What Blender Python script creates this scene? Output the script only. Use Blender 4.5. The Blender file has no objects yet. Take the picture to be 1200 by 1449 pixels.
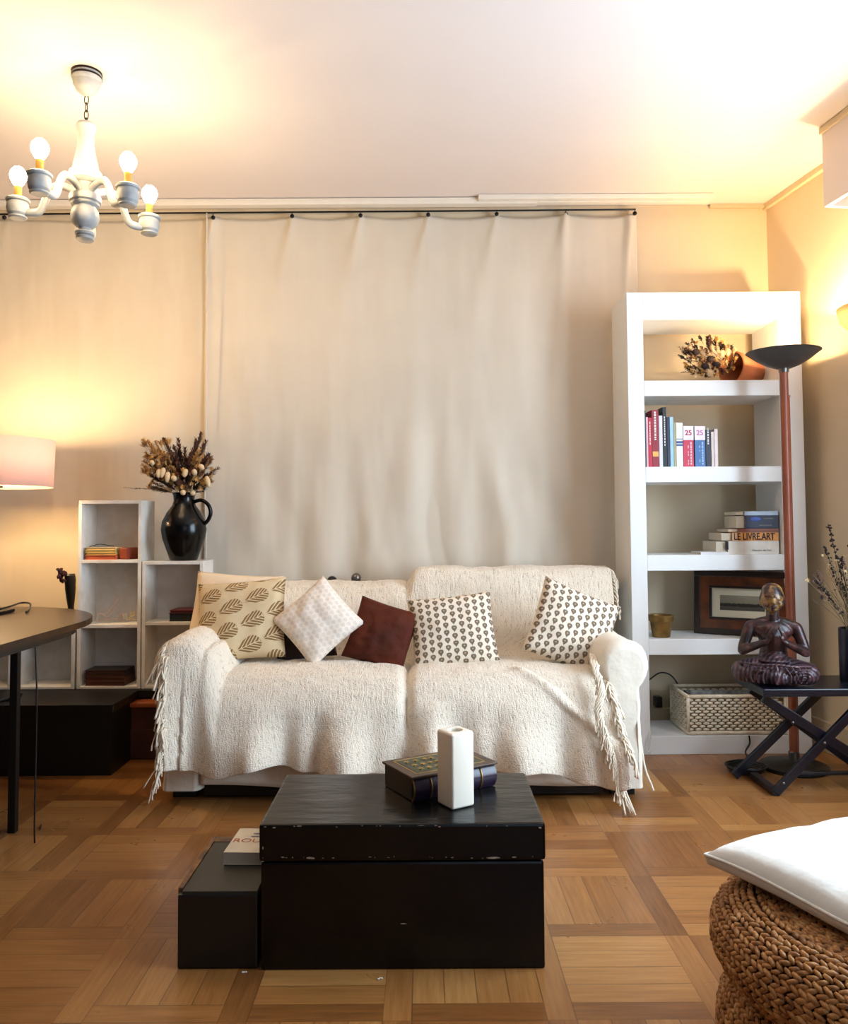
import bpy, bmesh, math, random
from mathutils import Vector, Matrix, Euler, noise
random.seed(7)
PI = math.pi
SC = bpy.context.scene
COL = SC.collection

# ------------------------------------------------------------------ camera
F_PX, CX, CY = 1150.0, 600.0, 690.0          # focal length and principal point in pixels of the 1200x1449 frame
PITCH, ROLL, EYE = math.radians(2.6), math.radians(-0.35), 1.05
cam_d = bpy.data.cameras.new('camera'); cam = bpy.data.objects.new('camera', cam_d); COL.objects.link(cam)
cam_d.sensor_fit = 'VERTICAL'; cam_d.sensor_height = 24.0; cam_d.sensor_width = 24.0*1200/1449
cam_d.lens = 24.0*F_PX/1449; cam_d.shift_y = -(724.5-CY)/1449; cam_d.shift_x = 0
cam_d.clip_start = .05
CM = Matrix.Translation((0, 0, EYE)) @ Matrix.Rotation(PI/2+PITCH, 4, 'X') @ Matrix.Rotation(ROLL, 4, 'Z')
cam.matrix_world = CM
SC.camera = cam
def P(px, py, Y):
    """world point on the plane at depth Y that the photo shows at this pixel"""
    d = CM.to_3x3() @ Vector(((px-CX)/F_PX, (CY-py)/F_PX, -1))
    return Vector((0, 0, EYE)) + d*(Y/d.y)
def PZ(px, py, z):
    d = CM.to_3x3() @ Vector(((px-CX)/F_PX, (CY-py)/F_PX, -1))
    return Vector((0, 0, EYE)) + d*((z-EYE)/d.z)

# ------------------------------------------------------------------ world, light, exposure
def lin(c):
    return tuple(((v/255)/12.92 if v/255 <= .04045 else ((v/255+.055)/1.055)**2.4) for v in c)
SC.view_settings.view_transform = 'Standard'
try: SC.view_settings.look = 'None'
except Exception: pass
SC.view_settings.exposure = -0.5
SC.view_settings.gamma = 1.0
SC.view_settings.use_curve_mapping = False
W = bpy.data.worlds.new('world'); SC.world = W; W.use_nodes = True
W.node_tree.nodes['Background'].inputs[0].default_value = (.55, .72, 1, 1)
W.node_tree.nodes['Background'].inputs[1].default_value = 1.0
def area(name, loc, rot, sx, sy, power, col):
    l = bpy.data.lights.new(name, 'AREA'); l.shape = 'RECTANGLE'; l.size = sx; l.size_y = sy
    l.energy = power; l.color = col
    o = bpy.data.objects.new(name, l); COL.objects.link(o); o.location = loc; o.rotation_euler = rot
    return o
DAY = (.66, .83, 1.0)
L_SIDE, L_FRONT = 250, 8
CH_E, TO_E, SH_E, SC_E = 205, 1250, 860, 3300     # emission of the bulbs
WARM = (1.0, .66, .32)

# ------------------------------------------------------------------ helpers
def new_bm(): return bmesh.new()
def link(o, parent=None):
    COL.objects.link(o)
    if parent is not None: o.parent = parent
    return o
def obj(name, bm, m, parent=None, smooth=False, angle=None):
    me = bpy.data.meshes.new(name)
    bmesh.ops.recalc_face_normals(bm, faces=bm.faces)
    bm.to_mesh(me); bm.free()
    ms = m if isinstance(m, (list, tuple)) else [m]
    for x in ms: me.materials.append(x)
    if smooth:
        me.polygons.foreach_set('use_smooth', [True]*len(me.polygons))
        if angle:
            me.set_sharp_from_angle(angle=math.radians(angle))
    return link(bpy.data.objects.new(name, me), parent)
def tag(o, label=None, cat=None, group=None, kind=None):
    if label: o['label'] = label
    if cat: o['category'] = cat
    if group: o['group'] = group
    if kind: o['kind'] = kind
    return o
def thing(name, label, cat, loc=(0, 0, 0), rz=0, group=None):
    o = bpy.data.objects.new(name, None); COL.objects.link(o); o.empty_display_size = .05
    o.location = loc; o.rotation_euler = (0, 0, rz)
    return tag(o, label, cat, group)
def dup(root, loc, rz, label):
    r = root.copy(); COL.objects.link(r); r.location = loc; r.rotation_euler = (0, 0, rz); r['label'] = label
    for ch in list(root.children):
        c = ch.copy(); COL.objects.link(c); c.parent = r
        for g in ch.children:
            d = g.copy(); COL.objects.link(d); d.parent = c
    return r
def box(bm, a, b, bev=0, mi=0, M=None, seg=2):
    a, b = Vector(a), Vector(b)
    t = bmesh.new(); bmesh.ops.create_cube(t, size=1)
    for v in t.verts: v.co = Vector([(a[i]+b[i])/2 + v.co[i]*(b[i]-a[i]) for i in range(3)])
    if bev: bmesh.ops.bevel(t, geom=t.edges[:], offset=bev, segments=seg, profile=.6, affect='EDGES')
    if M is not None: bmesh.ops.transform(t, matrix=M, verts=t.verts)
    merge(bm, t, mi)
def merge(bm, t, mi=0, keep=False):
    me = bpy.data.meshes.new('tmp')
    if not keep:
        for f in t.faces: f.material_index = mi
    t.to_mesh(me); t.free(); bm.from_mesh(me); bpy.data.meshes.remove(me)
def lathe(bm, prof, n=32, M=None, mi=0):
    t = bmesh.new(); rings = []
    for r, z in prof:
        if r < 1e-5: rings.append([t.verts.new((0, 0, z))])
        else: rings.append([t.verts.new((r*math.cos(2*PI*k/n), r*math.sin(2*PI*k/n), z)) for k in range(n)])
    for a, b in zip(rings, rings[1:]):
        for k in range(n):
            k2 = (k+1) % n
            if len(a) == 1 and len(b) == 1: continue
            if len(a) == 1: t.faces.new((a[0], b[k], b[k2]))
            elif len(b) == 1: t.faces.new((a[k], a[k2], b[0]))
            else: t.faces.new((a[k], a[k2], b[k2], b[k]))
    if M is not None: bmesh.ops.transform(t, matrix=M, verts=t.verts)
    merge(bm, t, mi)
def catmull(pts, n):
    pts = [Vector(p) for p in pts]
    out = []
    for i in range(len(pts)-1):
        p0 = pts[max(i-1, 0)]; p1 = pts[i]; p2 = pts[i+1]; p3 = pts[min(i+2, len(pts)-1)]
        for k in range(n):
            t = k/n
            out.append(.5*((2*p1)+(p2-p0)*t+(2*p0-5*p1+4*p2-p3)*t*t+(3*p1-p0-3*p2+p3)*t**3))
    out.append(pts[-1]); return out
def tube(bm, pts, r, n=8, mi=0, cap=True, flat=1.0):
    """r is a number or a list; flat squashes the section"""
    pts = [Vector(p) for p in pts]; t = bmesh.new(); rings = []
    up = Vector((0, 0, 1))
    d0 = (pts[1]-pts[0]).normalized()
    side = d0.cross(up)
    if side.length < .1: side = d0.cross(Vector((1, 0, 0)))
    side.normalize()
    for i, p in enumerate(pts):
        d = (pts[min(i+1, len(pts)-1)]-pts[max(i-1, 0)])
        if d.length < 1e-9: d = d0
        d.normalize(); side = (side-d*side.dot(d))
        if side.length < 1e-6: side = d.orthogonal()
        side.normalize(); u = d.cross(side)
        rr = r[i] if isinstance(r, (list, tuple)) else r
        rings.append([t.verts.new(p+side*math.cos(2*PI*k/n)*rr+u*math.sin(2*PI*k/n)*rr*flat) for k in range(n)])
    for a, b in zip(rings, rings[1:]):
        for k in range(n): t.faces.new((a[k], a[(k+1) % n], b[(k+1) % n], b[k]))
    if cap and n > 2:
        t.faces.new(rings[0][::-1]); t.faces.new(rings[-1])
    merge(bm, t, mi)
def ball(bm, c, r, sub=2, M=None, mi=0):
    t = bmesh.new(); bmesh.ops.create_icosphere(t, subdivisions=sub, radius=1)
    rr = Vector(r) if isinstance(r, (list, tuple, Vector)) else Vector((r, r, r))
    for v in t.verts: v.co = Vector((v.co.x*rr.x, v.co.y*rr.y, v.co.z*rr.z))
    if M is not None: bmesh.ops.transform(t, matrix=M, verts=t.verts)
    bmesh.ops.translate(t, vec=Vector(c), verts=t.verts)
    merge(bm, t, mi)
def capsule(bm, a, b, ra, rb, n=14):
    a, b = Vector(a), Vector(b)
    tube(bm, [a+(b-a)*k/6 for k in range(7)], [ra+(rb-ra)*k/6 for k in range(7)], n)
    ball(bm, a, ra); ball(bm, b, rb)
def prism(bm, outline, y0, y1, bev=0, mi=0, M=None):
    """outline in x,z ; extruded along y"""
    t = bmesh.new()
    a = [t.verts.new((x, y0, z)) for x, z in outline]; b = [t.verts.new((x, y1, z)) for x, z in outline]
    t.faces.new(a); t.faces.new(b[::-1]); n = len(a)
    for k in range(n): t.faces.new((a[k], b[k], b[(k+1) % n], a[(k+1) % n]))
    if bev:
        es = [e for e in t.edges if abs(e.verts[0].co.y-e.verts[1].co.y) < 1e-6]
        bmesh.ops.bevel(t, geom=es, offset=bev, segments=3, affect='EDGES')
    if M is not None: bmesh.ops.transform(t, matrix=M, verts=t.verts)
    merge(bm, t, mi)
def grid(fn, nu, nv, uv=False):
    """fn(u,v)->(x,y,z), u,v in 0..1"""
    t = bmesh.new(); lay = t.loops.layers.uv.new('UVMap') if uv else None
    V = [[t.verts.new(fn(i/nu, j/nv)) for j in range(nv+1)] for i in range(nu+1)]
    for i in range(nu):
        for j in range(nv):
            f = t.faces.new((V[i][j], V[i+1][j], V[i+1][j+1], V[i][j+1]))
            if uv:
                for l, (a, b) in zip(f.loops, ((i, j), (i+1, j), (i+1, j+1), (i, j+1))): l[lay].uv = (a/nu, b/nv)
    return t
def solid(o, th, off=-1):
    m = o.modifiers.new('thickness', 'SOLIDIFY'); m.thickness = th; m.offset = off
def text(s, name, size, m, parent, loc, rot, extrude=.0004, ax='CENTER', sx=1.0, bold=0):
    c = bpy.data.curves.new(name, 'FONT'); c.body = s; c.size = size; c.extrude = extrude; c.align_x = ax; c.align_y = 'CENTER'
    c.offset = bold
    o = bpy.data.objects.new(name, c); COL.objects.link(o)
    dg = bpy.context.evaluated_depsgraph_get(); dg.update()
    me = bpy.data.meshes.new_from_object(o.evaluated_get(dg))
    bpy.data.objects.remove(o); me.materials.clear(); me.materials.append(m)
    n = bpy.data.objects.new(name, me); link(n, parent); n.location = loc; n.rotation_euler = rot; n.scale = (sx, 1, 1)
    return n
def sm(a, b, x):
    t = max(0, min(1, (x-a)/(b-a))); return t*t*(3-2*t)
def fbm(x, y, z=0.0, o=3): return noise.fractal(Vector((x, y, z)), 1.0, 2.0, o)

# ------------------------------------------------------------------ materials
class G:
    """tiny node graph writer"""
    def __init__(s, name):
        s.m = bpy.data.materials.new(name); s.m.use_nodes = True; s.t = s.m.node_tree
        s.b = s.t.nodes['Principled BSDF']
    def n(s, ty, **k):
        n = s.t.nodes.new(ty)
        for a, v in k.items(): setattr(n, a, v)
        return n
    def put(s, sock, v):
        if isinstance(v, bpy.types.NodeSocket): s.t.links.new(v, sock)
        elif v is not None: sock.default_value = v
    def op(s, o, a, b=None, c=None):
        n = s.n('ShaderNodeMath', operation=o); s.put(n.inputs[0], a); s.put(n.inputs[1], b); s.put(n.inputs[2], c); return n.outputs[0]
    def mix(s, f, a, b, bt='MIX'):
        n = s.n('ShaderNodeMix', data_type='RGBA', blend_type=bt); s.put(n.inputs[0], f)
        s.put(n.inputs[6], a if not isinstance(a, tuple) else (*a[:3], 1)); s.put(n.inputs[7], b if not isinstance(b, tuple) else (*b[:3], 1)); return n.outputs[2]
    def co(s, kind='Object'): return s.n('ShaderNodeTexCoord').outputs[kind]
    def mp(s, v, sc=(1, 1, 1), rot=(0, 0, 0), loc=(0, 0, 0)):
        n = s.n('ShaderNodeMapping'); s.put(n.inputs[0], v); n.inputs['Scale'].default_value = sc; n.inputs['Rotation'].default_value = rot; n.inputs['Location'].default_value = loc
        return n.outputs[0]
    def xyz(s, v): n = s.n('ShaderNodeSeparateXYZ'); s.put(n.inputs[0], v); return n.outputs
    def comb(s, x, y, z=0.0):
        n = s.n('ShaderNodeCombineXYZ'); s.put(n.inputs[0], x); s.put(n.inputs[1], y); s.put(n.inputs[2], z); return n.outputs[0]
    def noise(s, v, sc, det=3, rough=.55, out=0):
        n = s.n('ShaderNodeTexNoise'); s.put(n.inputs['Vector'], v); n.inputs['Scale'].default_value = sc; n.inputs['Detail'].default_value = det; n.inputs['Roughness'].default_value = rough
        return n.outputs[out]
    def wn(s, v): n = s.n('ShaderNodeTexWhiteNoise', noise_dimensions='3D'); s.put(n.inputs[0], v); return n.outputs[0]
    def ramp(s, f, stops):
        n = s.n('ShaderNodeValToRGB'); s.put(n.inputs[0], f); e = n.color_ramp.elements
        while len(e) < len(stops): e.new(.5)
        for x, (p, c) in zip(e, stops): x.position = p; x.color = (*c[:3], 1)
        return n.outputs[0]
    def bump(s, h, st=.3, d=.01):
        n = s.n('ShaderNodeBump'); s.put(n.inputs['Height'], h); n.inputs['Strength'].default_value = st; n.inputs['Distance'].default_value = d
        s.t.links.new(n.outputs[0], s.b.inputs['Normal'])
    def base(s, c): s.put(s.b.inputs['Base Color'], c if not isinstance(c, tuple) else (*c[:3], 1))
    def fin(s, rough=.5, metal=0, spec=None, coat=0, sheen=0):
        s.put(s.b.inputs['Roughness'], rough); s.b.inputs['Metallic'].default_value = metal
        if spec is not None: s.b.inputs['Specular IOR Level'].default_value = spec
        if coat: s.b.inputs['Coat Weight'].default_value = coat; s.b.inputs['Coat Roughness'].default_value = .1
        if sheen: s.b.inputs['Sheen Weight'].default_value = sheen
        return s.m
def mat(name, c, rough=.5, metal=0, var=.12, sc=12, bump=0, bsc=60, bd=.003, coat=0, spec=None, c2=None, sheen=0, stretch=(1, 1, 1)):
    g = G(name); v = g.mp(g.co(), stretch); a = lin(c)
    b = lin(c2) if c2 else tuple(x*(1-var) for x in a)
    g.base(g.mix(g.ramp(g.noise(v, sc), [(.35, (0, 0, 0)), (.65, (1, 1, 1))]), a, b))
    if bump: g.bump(g.noise(v, bsc, 4), bump, bd)
    return g.fin(rough, metal, spec, coat, sheen)
def emit(name, c, e):
    g = G(name); g.base(c); g.b.inputs['Emission Color'].default_value = (*c, 1); g.b.inputs['Emission Strength'].default_value = e
    return g.fin(.5)

M = {}
M['ceiling'] = mat('ceiling_paint', (224, 213, 208), .9, var=.03, sc=2, bump=.05, bsc=40)
M['wall'] = mat('wall_paint', (224, 206, 176), .85, var=.05, sc=2.5, bump=.08, bsc=70)
def canvas(name, c):
    g = G(name); v = g.co(); a = lin(c)
    n1 = g.noise(v, 1.6, 4, .6); n2 = g.noise(g.mp(v, (30, 30, .8)), 3, 3)
    x = g.mix(g.ramp(n1, [(.35, (0, 0, 0)), (.7, (1, 1, 1))]), a, tuple(q*.9 for q in a))
    x = g.mix(g.op('MULTIPLY', n2, .05), x, tuple(q*.80 for q in a)); g.base(x)
    h = g.op('ADD', g.op('MULTIPLY', g.noise(g.mp(v, (1.2, 1, .5)), 2.6, 3, .5), 1.0), g.op('MULTIPLY', g.noise(v, 420, 2), .02))
    g.bump(h, .3, .03); return g.fin(.92, sheen=.1)
M['dark_wall'] = mat('bounce_cutting_wall_brown', (92, 74, 58), .8, var=.05, sc=2)  # dark colour given to the unseen walls to cut bounced light
M['canvas'] = canvas('canvas_cloth', (216, 204, 186))
M['canvas2'] = canvas('canvas_cloth_left', (216, 202, 180))
def parquet():
    g = G('parquet'); x, y, z = g.xyz(g.co())[:3]
    MOD, BW = .35, .062
    fx = g.op('DIVIDE', g.op('SUBTRACT', x, .955), MOD); fy = g.op('DIVIDE', g.op('SUBTRACT', y, 2.82), MOD)
    ix, iy = g.op('FLOOR', fx), g.op('FLOOR', fy)
    lx = g.op('MULTIPLY', g.op('SUBTRACT', fx, ix), MOD); ly = g.op('MULTIPLY', g.op('SUBTRACT', fy, iy), MOD)
    bx = g.op('LESS_THAN', lx, BW)                       # strip running in depth
    by = g.op('MULTIPLY', g.op('LESS_THAN', ly, BW), g.op('SUBTRACT', 1.0, bx))
    par = g.op('MODULO', g.op('ABSOLUTE', g.op('ADD', ix, iy)), 2.0)
    inn = g.op('MULTIPLY', g.op('SUBTRACT', 1.0, bx), g.op('SUBTRACT', 1.0, by))
    dirx = g.op('ADD', by, g.op('MULTIPLY', inn, g.op('GREATER_THAN', par, .5)))     # 1: boards run along x
    SW = (MOD-BW)/4
    sy = g.op('FLOOR', g.op('DIVIDE', g.op('SUBTRACT', ly, BW), SW)); sx = g.op('FLOOR', g.op('DIVIDE', g.op('SUBTRACT', lx, BW), SW))
    st = g.op('ADD', g.op('MULTIPLY', dirx, sy), g.op('MULTIPLY', g.op('SUBTRACT', 1.0, dirx), sx))
    idv = g.comb(g.op('ADD', g.op('MULTIPLY', ix, 7.0), g.op('MULTIPLY', g.op('MULTIPLY', inn, 1.0), st)), g.op('ADD', g.op('MULTIPLY', iy, 5.0), g.op('MULTIPLY', bx, 31.0)), g.op('MULTIPLY', by, 13.0))
    rnd = g.wn(idv); rnd2 = g.wn(g.comb(ix, iy, g.op('ADD', bx, g.op('MULTIPLY', by, 2.0))))
    # gaps
    def edge(l, w):
        f = g.op('SUBTRACT', g.op('DIVIDE', l, w), g.op('FLOOR', g.op('DIVIDE', l, w)))
        return g.op('MULTIPLY', g.op('MINIMUM', f, g.op('SUBTRACT', 1.0, f)), w)
    big = g.op('MINIMUM', g.op('MINIMUM', lx, ly), g.op('MINIMUM', g.op('ABSOLUTE', g.op('SUBTRACT', lx, BW)), g.op('ADD', g.op('ABSOLUTE', g.op('SUBTRACT', ly, BW)), g.op('MULTIPLY', bx, 1.0))))
    # strips inside blocks
    ey = edge(g.op('SUBTRACT', ly, BW), SW); ex = edge(g.op('SUBTRACT', lx, BW), SW)
    small = g.op('ADD', g.op('ADD', g.op('MULTIPLY', dirx, ey), g.op('MULTIPLY', g.op('SUBTRACT', 1.0, dirx), ex)), g.op('MULTIPLY', g.op('SUBTRACT', 1.0, inn), 1.0))
    gap = g.op('MINIMUM', big, small)
    gm = g.op('LESS_THAN', gap, .0013)
    # grain
    gx = g.noise(g.comb(g.op('MULTIPLY', x, 3.0), g.op('MULTIPLY', y, 45.0), g.op('MULTIPLY', rnd, 9.0)), 2.2, 5, .6)
    gy = g.noise(g.comb(g.op('MULTIPLY', x, 45.0), g.op('MULTIPLY', y, 3.0), g.op('MULTIPLY', rnd, 9.0)), 2.2, 5, .6)
    gr = g.op('ADD', g.op('MULTIPLY', dirx, gx), g.op('MULTIPLY', g.op('SUBTRACT', 1.0, dirx), gy))
    v = g.op('ADD', g.op('MULTIPLY', rnd, .34), g.op('ADD', g.op('MULTIPLY', gr, .55), g.op('MULTIPLY', rnd2, .14)))
    v = g.op('SUBTRACT', v, g.op('MULTIPLY', g.op('ADD', bx, by), .09))
    c = g.ramp(v, [(.12, lin((92, 54, 24))), (.40, lin((134, 86, 42))), (.66, lin((162, 112, 60))), (.95, lin((190, 144, 86)))])
    c = g.mix(g.op('MULTIPLY', gm, .55), c, lin((60, 30, 14)))
    dirt = g.ramp(g.noise(g.co(), 1.6, 2, .5), [(.4, (0, 0, 0)), (.7, (1, 1, 1))])
    c = g.mix(g.op('MULTIPLY', dirt, .18), c, lin((110, 66, 40)))
    g.base(c)
    g.bump(g.op('ADD', g.op('MULTIPLY', gr, .15), g.op('MULTIPLY', g.op('SUBTRACT', 1.0, gm), .5)), .15, .002)
    ro = g.op('ADD', .20, g.op('MULTIPLY', g.noise(g.co(), 6, 4), .22))
    return g.fin(ro, spec=.45)
M['parquet'] = parquet()
M['white'] = mat('white_lacquer', (236, 236, 234), .38, var=.02)
M['white_old'] = mat('chipped_white_paint', (226, 222, 216), .55, c2=(206, 198, 186), sc=9, bump=.15, bsc=25)
M['trim'] = mat('trim_paint', (214, 196, 164), .6, var=.05)
M['rail'] = mat('curtain_rail_white', (228, 220, 208), .4, var=.03)
M['blackw'] = mat('black_wood', (9, 9, 9), .45, var=.3)
def chestmat():
    g = G('black_lacquered_hide'); v = g.co()
    g.base(g.mix(g.ramp(g.noise(v, 9, 5), [(.4, (0, 0, 0)), (.7, (1, 1, 1))]), lin((7, 7, 7)), lin((14, 14, 13))))
    h = g.op('ADD', g.noise(g.mp(v, (2, 7, 4), (0, 0, .6)), 2.6, 4, .5), g.op('MULTIPLY', g.noise(v, 40, 3), .05))
    g.bump(h, .5, .008); return g.fin(.24, spec=.32)
M['chest'] = chestmat()
M['chip'] = mat('bare_chipped_hide', (176, 160, 140), .8, c2=(120, 104, 88), sc=60)
M['box_top'] = mat('worn_dark_wood_board', (46, 42, 34), .5, c2=(30, 28, 24), sc=5, stretch=(1, .2, 1), bump=.2)
M['box_edge'] = mat('raw_wood_edge', (160, 116, 68), .6, c2=(84, 58, 36), sc=14)
M['dark_table'] = mat('dark_walnut_top', (52, 28, 15), .30, c2=(34, 18, 10), sc=4, stretch=(.3, 3, 1), spec=.25)
M['black_metal'] = mat('black_metal', (14, 14, 15), .4, var=.2, metal=.3)
M['plastic'] = mat('black_plastic', (12, 12, 12), .35, var=.1)
M['brown_box'] = mat('brown_leather_step', (84, 44, 30), .5, c2=(58, 32, 24), sc=3)
M['brown_top'] = mat('orange_brown_board', (160, 84, 42), .4, c2=(120, 60, 30), sc=4)
M['sofa'] = mat('cream_cotton_cover', (232, 222, 204), .9, var=.05, sc=6, bump=.45, bsc=9, bd=.02, sheen=.2)
def throw():
    g = G('nubby_woven_throw'); v = g.co('UV')
    a = lin((241, 228, 208))
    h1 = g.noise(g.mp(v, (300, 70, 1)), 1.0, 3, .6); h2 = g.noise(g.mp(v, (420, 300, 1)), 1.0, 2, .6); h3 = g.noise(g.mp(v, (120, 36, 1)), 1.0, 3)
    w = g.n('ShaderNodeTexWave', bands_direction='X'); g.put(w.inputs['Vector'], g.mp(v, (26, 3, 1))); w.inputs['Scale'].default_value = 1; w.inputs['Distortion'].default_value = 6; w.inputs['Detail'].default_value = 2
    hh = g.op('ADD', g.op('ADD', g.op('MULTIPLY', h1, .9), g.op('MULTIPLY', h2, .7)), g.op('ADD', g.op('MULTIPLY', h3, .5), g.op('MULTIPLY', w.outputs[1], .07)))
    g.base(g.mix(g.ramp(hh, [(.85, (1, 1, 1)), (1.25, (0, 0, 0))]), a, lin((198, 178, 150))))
    g.bump(hh, .9, .008); return g.fin(.95, sheen=.3)
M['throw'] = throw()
M['fringe'] = mat('cream_cotton_fringe', (236, 222, 200), .95, var=.12, sc=50, bump=.3, bsc=200)
def leaf_pat():
    g = G('leaf_print_cotton'); x, y, z = g.xyz(g.co('UV'))[:3]
    # rotate the print
    a, s = math.radians(24), 3.9
    X = g.op('MULTIPLY', g.op('ADD', g.op('MULTIPLY', x, math.cos(a)), g.op('MULTIPLY', y, math.sin(a))), s*.82)
    Y = g.op('MULTIPLY', g.op('SUBTRACT', g.op('MULTIPLY', y, math.cos(a)), g.op('MULTIPLY', x, math.sin(a))), s)
    iy = g.op('FLOOR', Y); X = g.op('ADD', X, g.op('MULTIPLY', g.op('MODULO', g.op('ABSOLUTE', iy), 2.0), .5))
    u = g.op('SUBTRACT', g.op('FRACT', X), .5); v = g.op('SUBTRACT', g.op('FRACT', Y), .5)
    r = g.op('ADD', g.op('POWER', g.op('DIVIDE', g.op('ABSOLUTE', u), .46), 2.0), g.op('POWER', g.op('DIVIDE', g.op('ABSOLUTE', v), g.op('ADD', .34, g.op('MULTIPLY', u, .34))), 2.0))
    m = g.op('LESS_THAN', r, 1.0)
    st = g.op('FRACT', g.op('MULTIPLY', g.op('SUBTRACT', u, g.op('MULTIPLY', g.op('ABSOLUTE', v), 1.1)), 6.0))
    sm_ = g.op('GREATER_THAN', st, .36); mid = g.op('GREATER_THAN', g.op('ABSOLUTE', v), .018)
    f = g.op('MULTIPLY', g.op('MULTIPLY', m, sm_), mid)
    g.base(g.mix(f, lin((214, 192, 154)), lin((134, 102, 60)))); g.bump(g.noise(g.co(), 12, 4), .4, .012); return g.fin(.9)
M['leaf'] = leaf_pat()
def dot_pat(name, n, c1, c2, inner):
    g = G(name); x, y, z = g.xyz(g.co('UV'))[:3]
    X = g.op('MULTIPLY', x, n); Y = g.op('MULTIPLY', y, n*.92)
    ix = g.op('FLOOR', X); Y = g.op('ADD', Y, g.op('MULTIPLY', g.op('MODULO', g.op('ABSOLUTE', ix), 2.0), .5))
    u = g.op('SUBTRACT', g.op('FRACT', X), .5); v = g.op('SUBTRACT', g.op('FRACT', Y), .5)
    au = g.op('ABSOLUTE', u)
    # shield: flat top, pointed base
    d = g.op('MAXIMUM', g.op('SUBTRACT', g.op('ADD', au, g.op('MULTIPLY', g.op('ABSOLUTE', v), .75)), .42), g.op('MAXIMUM', g.op('SUBTRACT', au, .34), g.op('SUBTRACT', v, .26)))
    f = g.op('LESS_THAN', d, 0.0)
    hole = g.op('LESS_THAN', g.op('ADD', g.op('POWER', u, 2.0), g.op('POWER', v, 2.0)), .007)
    line = g.op('LESS_THAN', au, .03)
    f2 = g.op('MAXIMUM', g.op('MULTIPLY', f, g.op('SUBTRACT', 1.0, g.op('MULTIPLY', hole, inner))), g.op('MULTIPLY', line, .6))
    g.base(g.mix(f2, lin(c1), lin(c2))); g.bump(g.noise(g.co(), 12, 4), .35, .01); return g.fin(.9)
M['dots'] = dot_pat('shield_print_cotton', 10.8, (230, 216, 196), (118, 100, 80), .7)
M['pale_dots'] = dot_pat('tone_on_tone_cotton', 13, (238, 224, 208), (222, 208, 196), .5)
M['brown_fab'] = mat('rust_brown_cotton', (92, 36, 15), .8, c2=(64, 23, 10), sc=5, bump=.6, bsc=6, bd=.03, spec=.25)
M['dark_fab'] = mat('dark_brown_cotton', (48, 26, 20), .85, var=.2, bump=.3, bsc=10, bd=.01)
M['cream_fab'] = mat('cream_plain_cotton', (234, 214, 186), .9, var=.06, bump=.35, bsc=9, bd=.012)
M['linen'] = mat('white_linen', (240, 238, 230), .85, var=.03, sc=4, bump=.4, bsc=7, bd=.02, sheen=.2)
def rattan(name, a, b, c, rough=.55):
    g = G(name); v = g.co()
    r = g.n('ShaderNodeObjectInfo')
    n1 = g.noise(g.mp(v, (1, 1, 1)), 38, 3, .6); n2 = g.noise(g.mp(v, (60, 60, 60)), 2.5, 2)
    g.base(g.mix(g.op('MULTIPLY', n2, .35), g.ramp(n1, [(.3, lin(a)), (.5, lin(b)), (.72, lin(c))]), lin(a)))
    g.bump(n2, .3, .003); return g.fin(rough)
M['rattan'] = rattan('water_hyacinth', (116, 70, 30), (176, 120, 62), (216, 170, 112))
M['rattan_in'] = mat('pouf_core', (66, 38, 18), .9)
M['basket'] = rattan('whitewashed_wicker', (214, 200, 174), (234, 220, 196), (246, 238, 220), .7)
M['basket_in'] = mat('basket_core', (150, 128, 98), .9)
M['basket_liner'] = mat('grey_patterned_liner', (120, 116, 112), .9, c2=(170, 166, 158), sc=40)
M['ceramic'] = mat('white_matt_ceramic', (236, 226, 208), .45, var=.03, sc=20, bump=.08)
M['jug'] = mat('black_glazed_ceramic', (8, 8, 9), .2, var=.1, spec=.3)
M['navy_vase'] = mat('dark_navy_vase', (24, 24, 44), .3, var=.1)
M['navy'] = mat('black_lacquered_wood_table', (9, 10, 24), .28, var=.2)
M['gold'] = mat('aged_gold_paint', (150, 116, 62), .42, metal=.7, c2=(110, 82, 40), sc=18)
M['terra'] = mat('terracotta', (176, 106, 66), .8, c2=(150, 84, 52), sc=8)
M['frame_d'] = mat('black_frame_wood', (34, 20, 16), .3, var=.2)
M['frame_b'] = mat('burl_wood', (110, 56, 26), .3, c2=(60, 30, 16), sc=16)
M['mat_board'] = mat('ivory_mat_board', (220, 212, 186), .8, var=.03)
def photo():
    g = G('sepia_landscape_print'); x, y, z = g.xyz(g.co('UV'))[:3]
    n = g.noise(g.mp(g.co('UV'), (9, 3, 1)), 2, 4)
    k = g.op('ADD', y, g.op('MULTIPLY', g.op('SUBTRACT', n, .5), .18))
    g.base(g.ramp(k, [(.0, lin((70, 68, 62))), (.22, lin((84, 80, 72))), (.3, lin((40, 38, 36))), (.44, lin((50, 48, 44))), (.5, lin((136, 130, 112))), (1, lin((150, 144, 122)))])); return g.fin(.3)
M['photo'] = photo()
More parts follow.
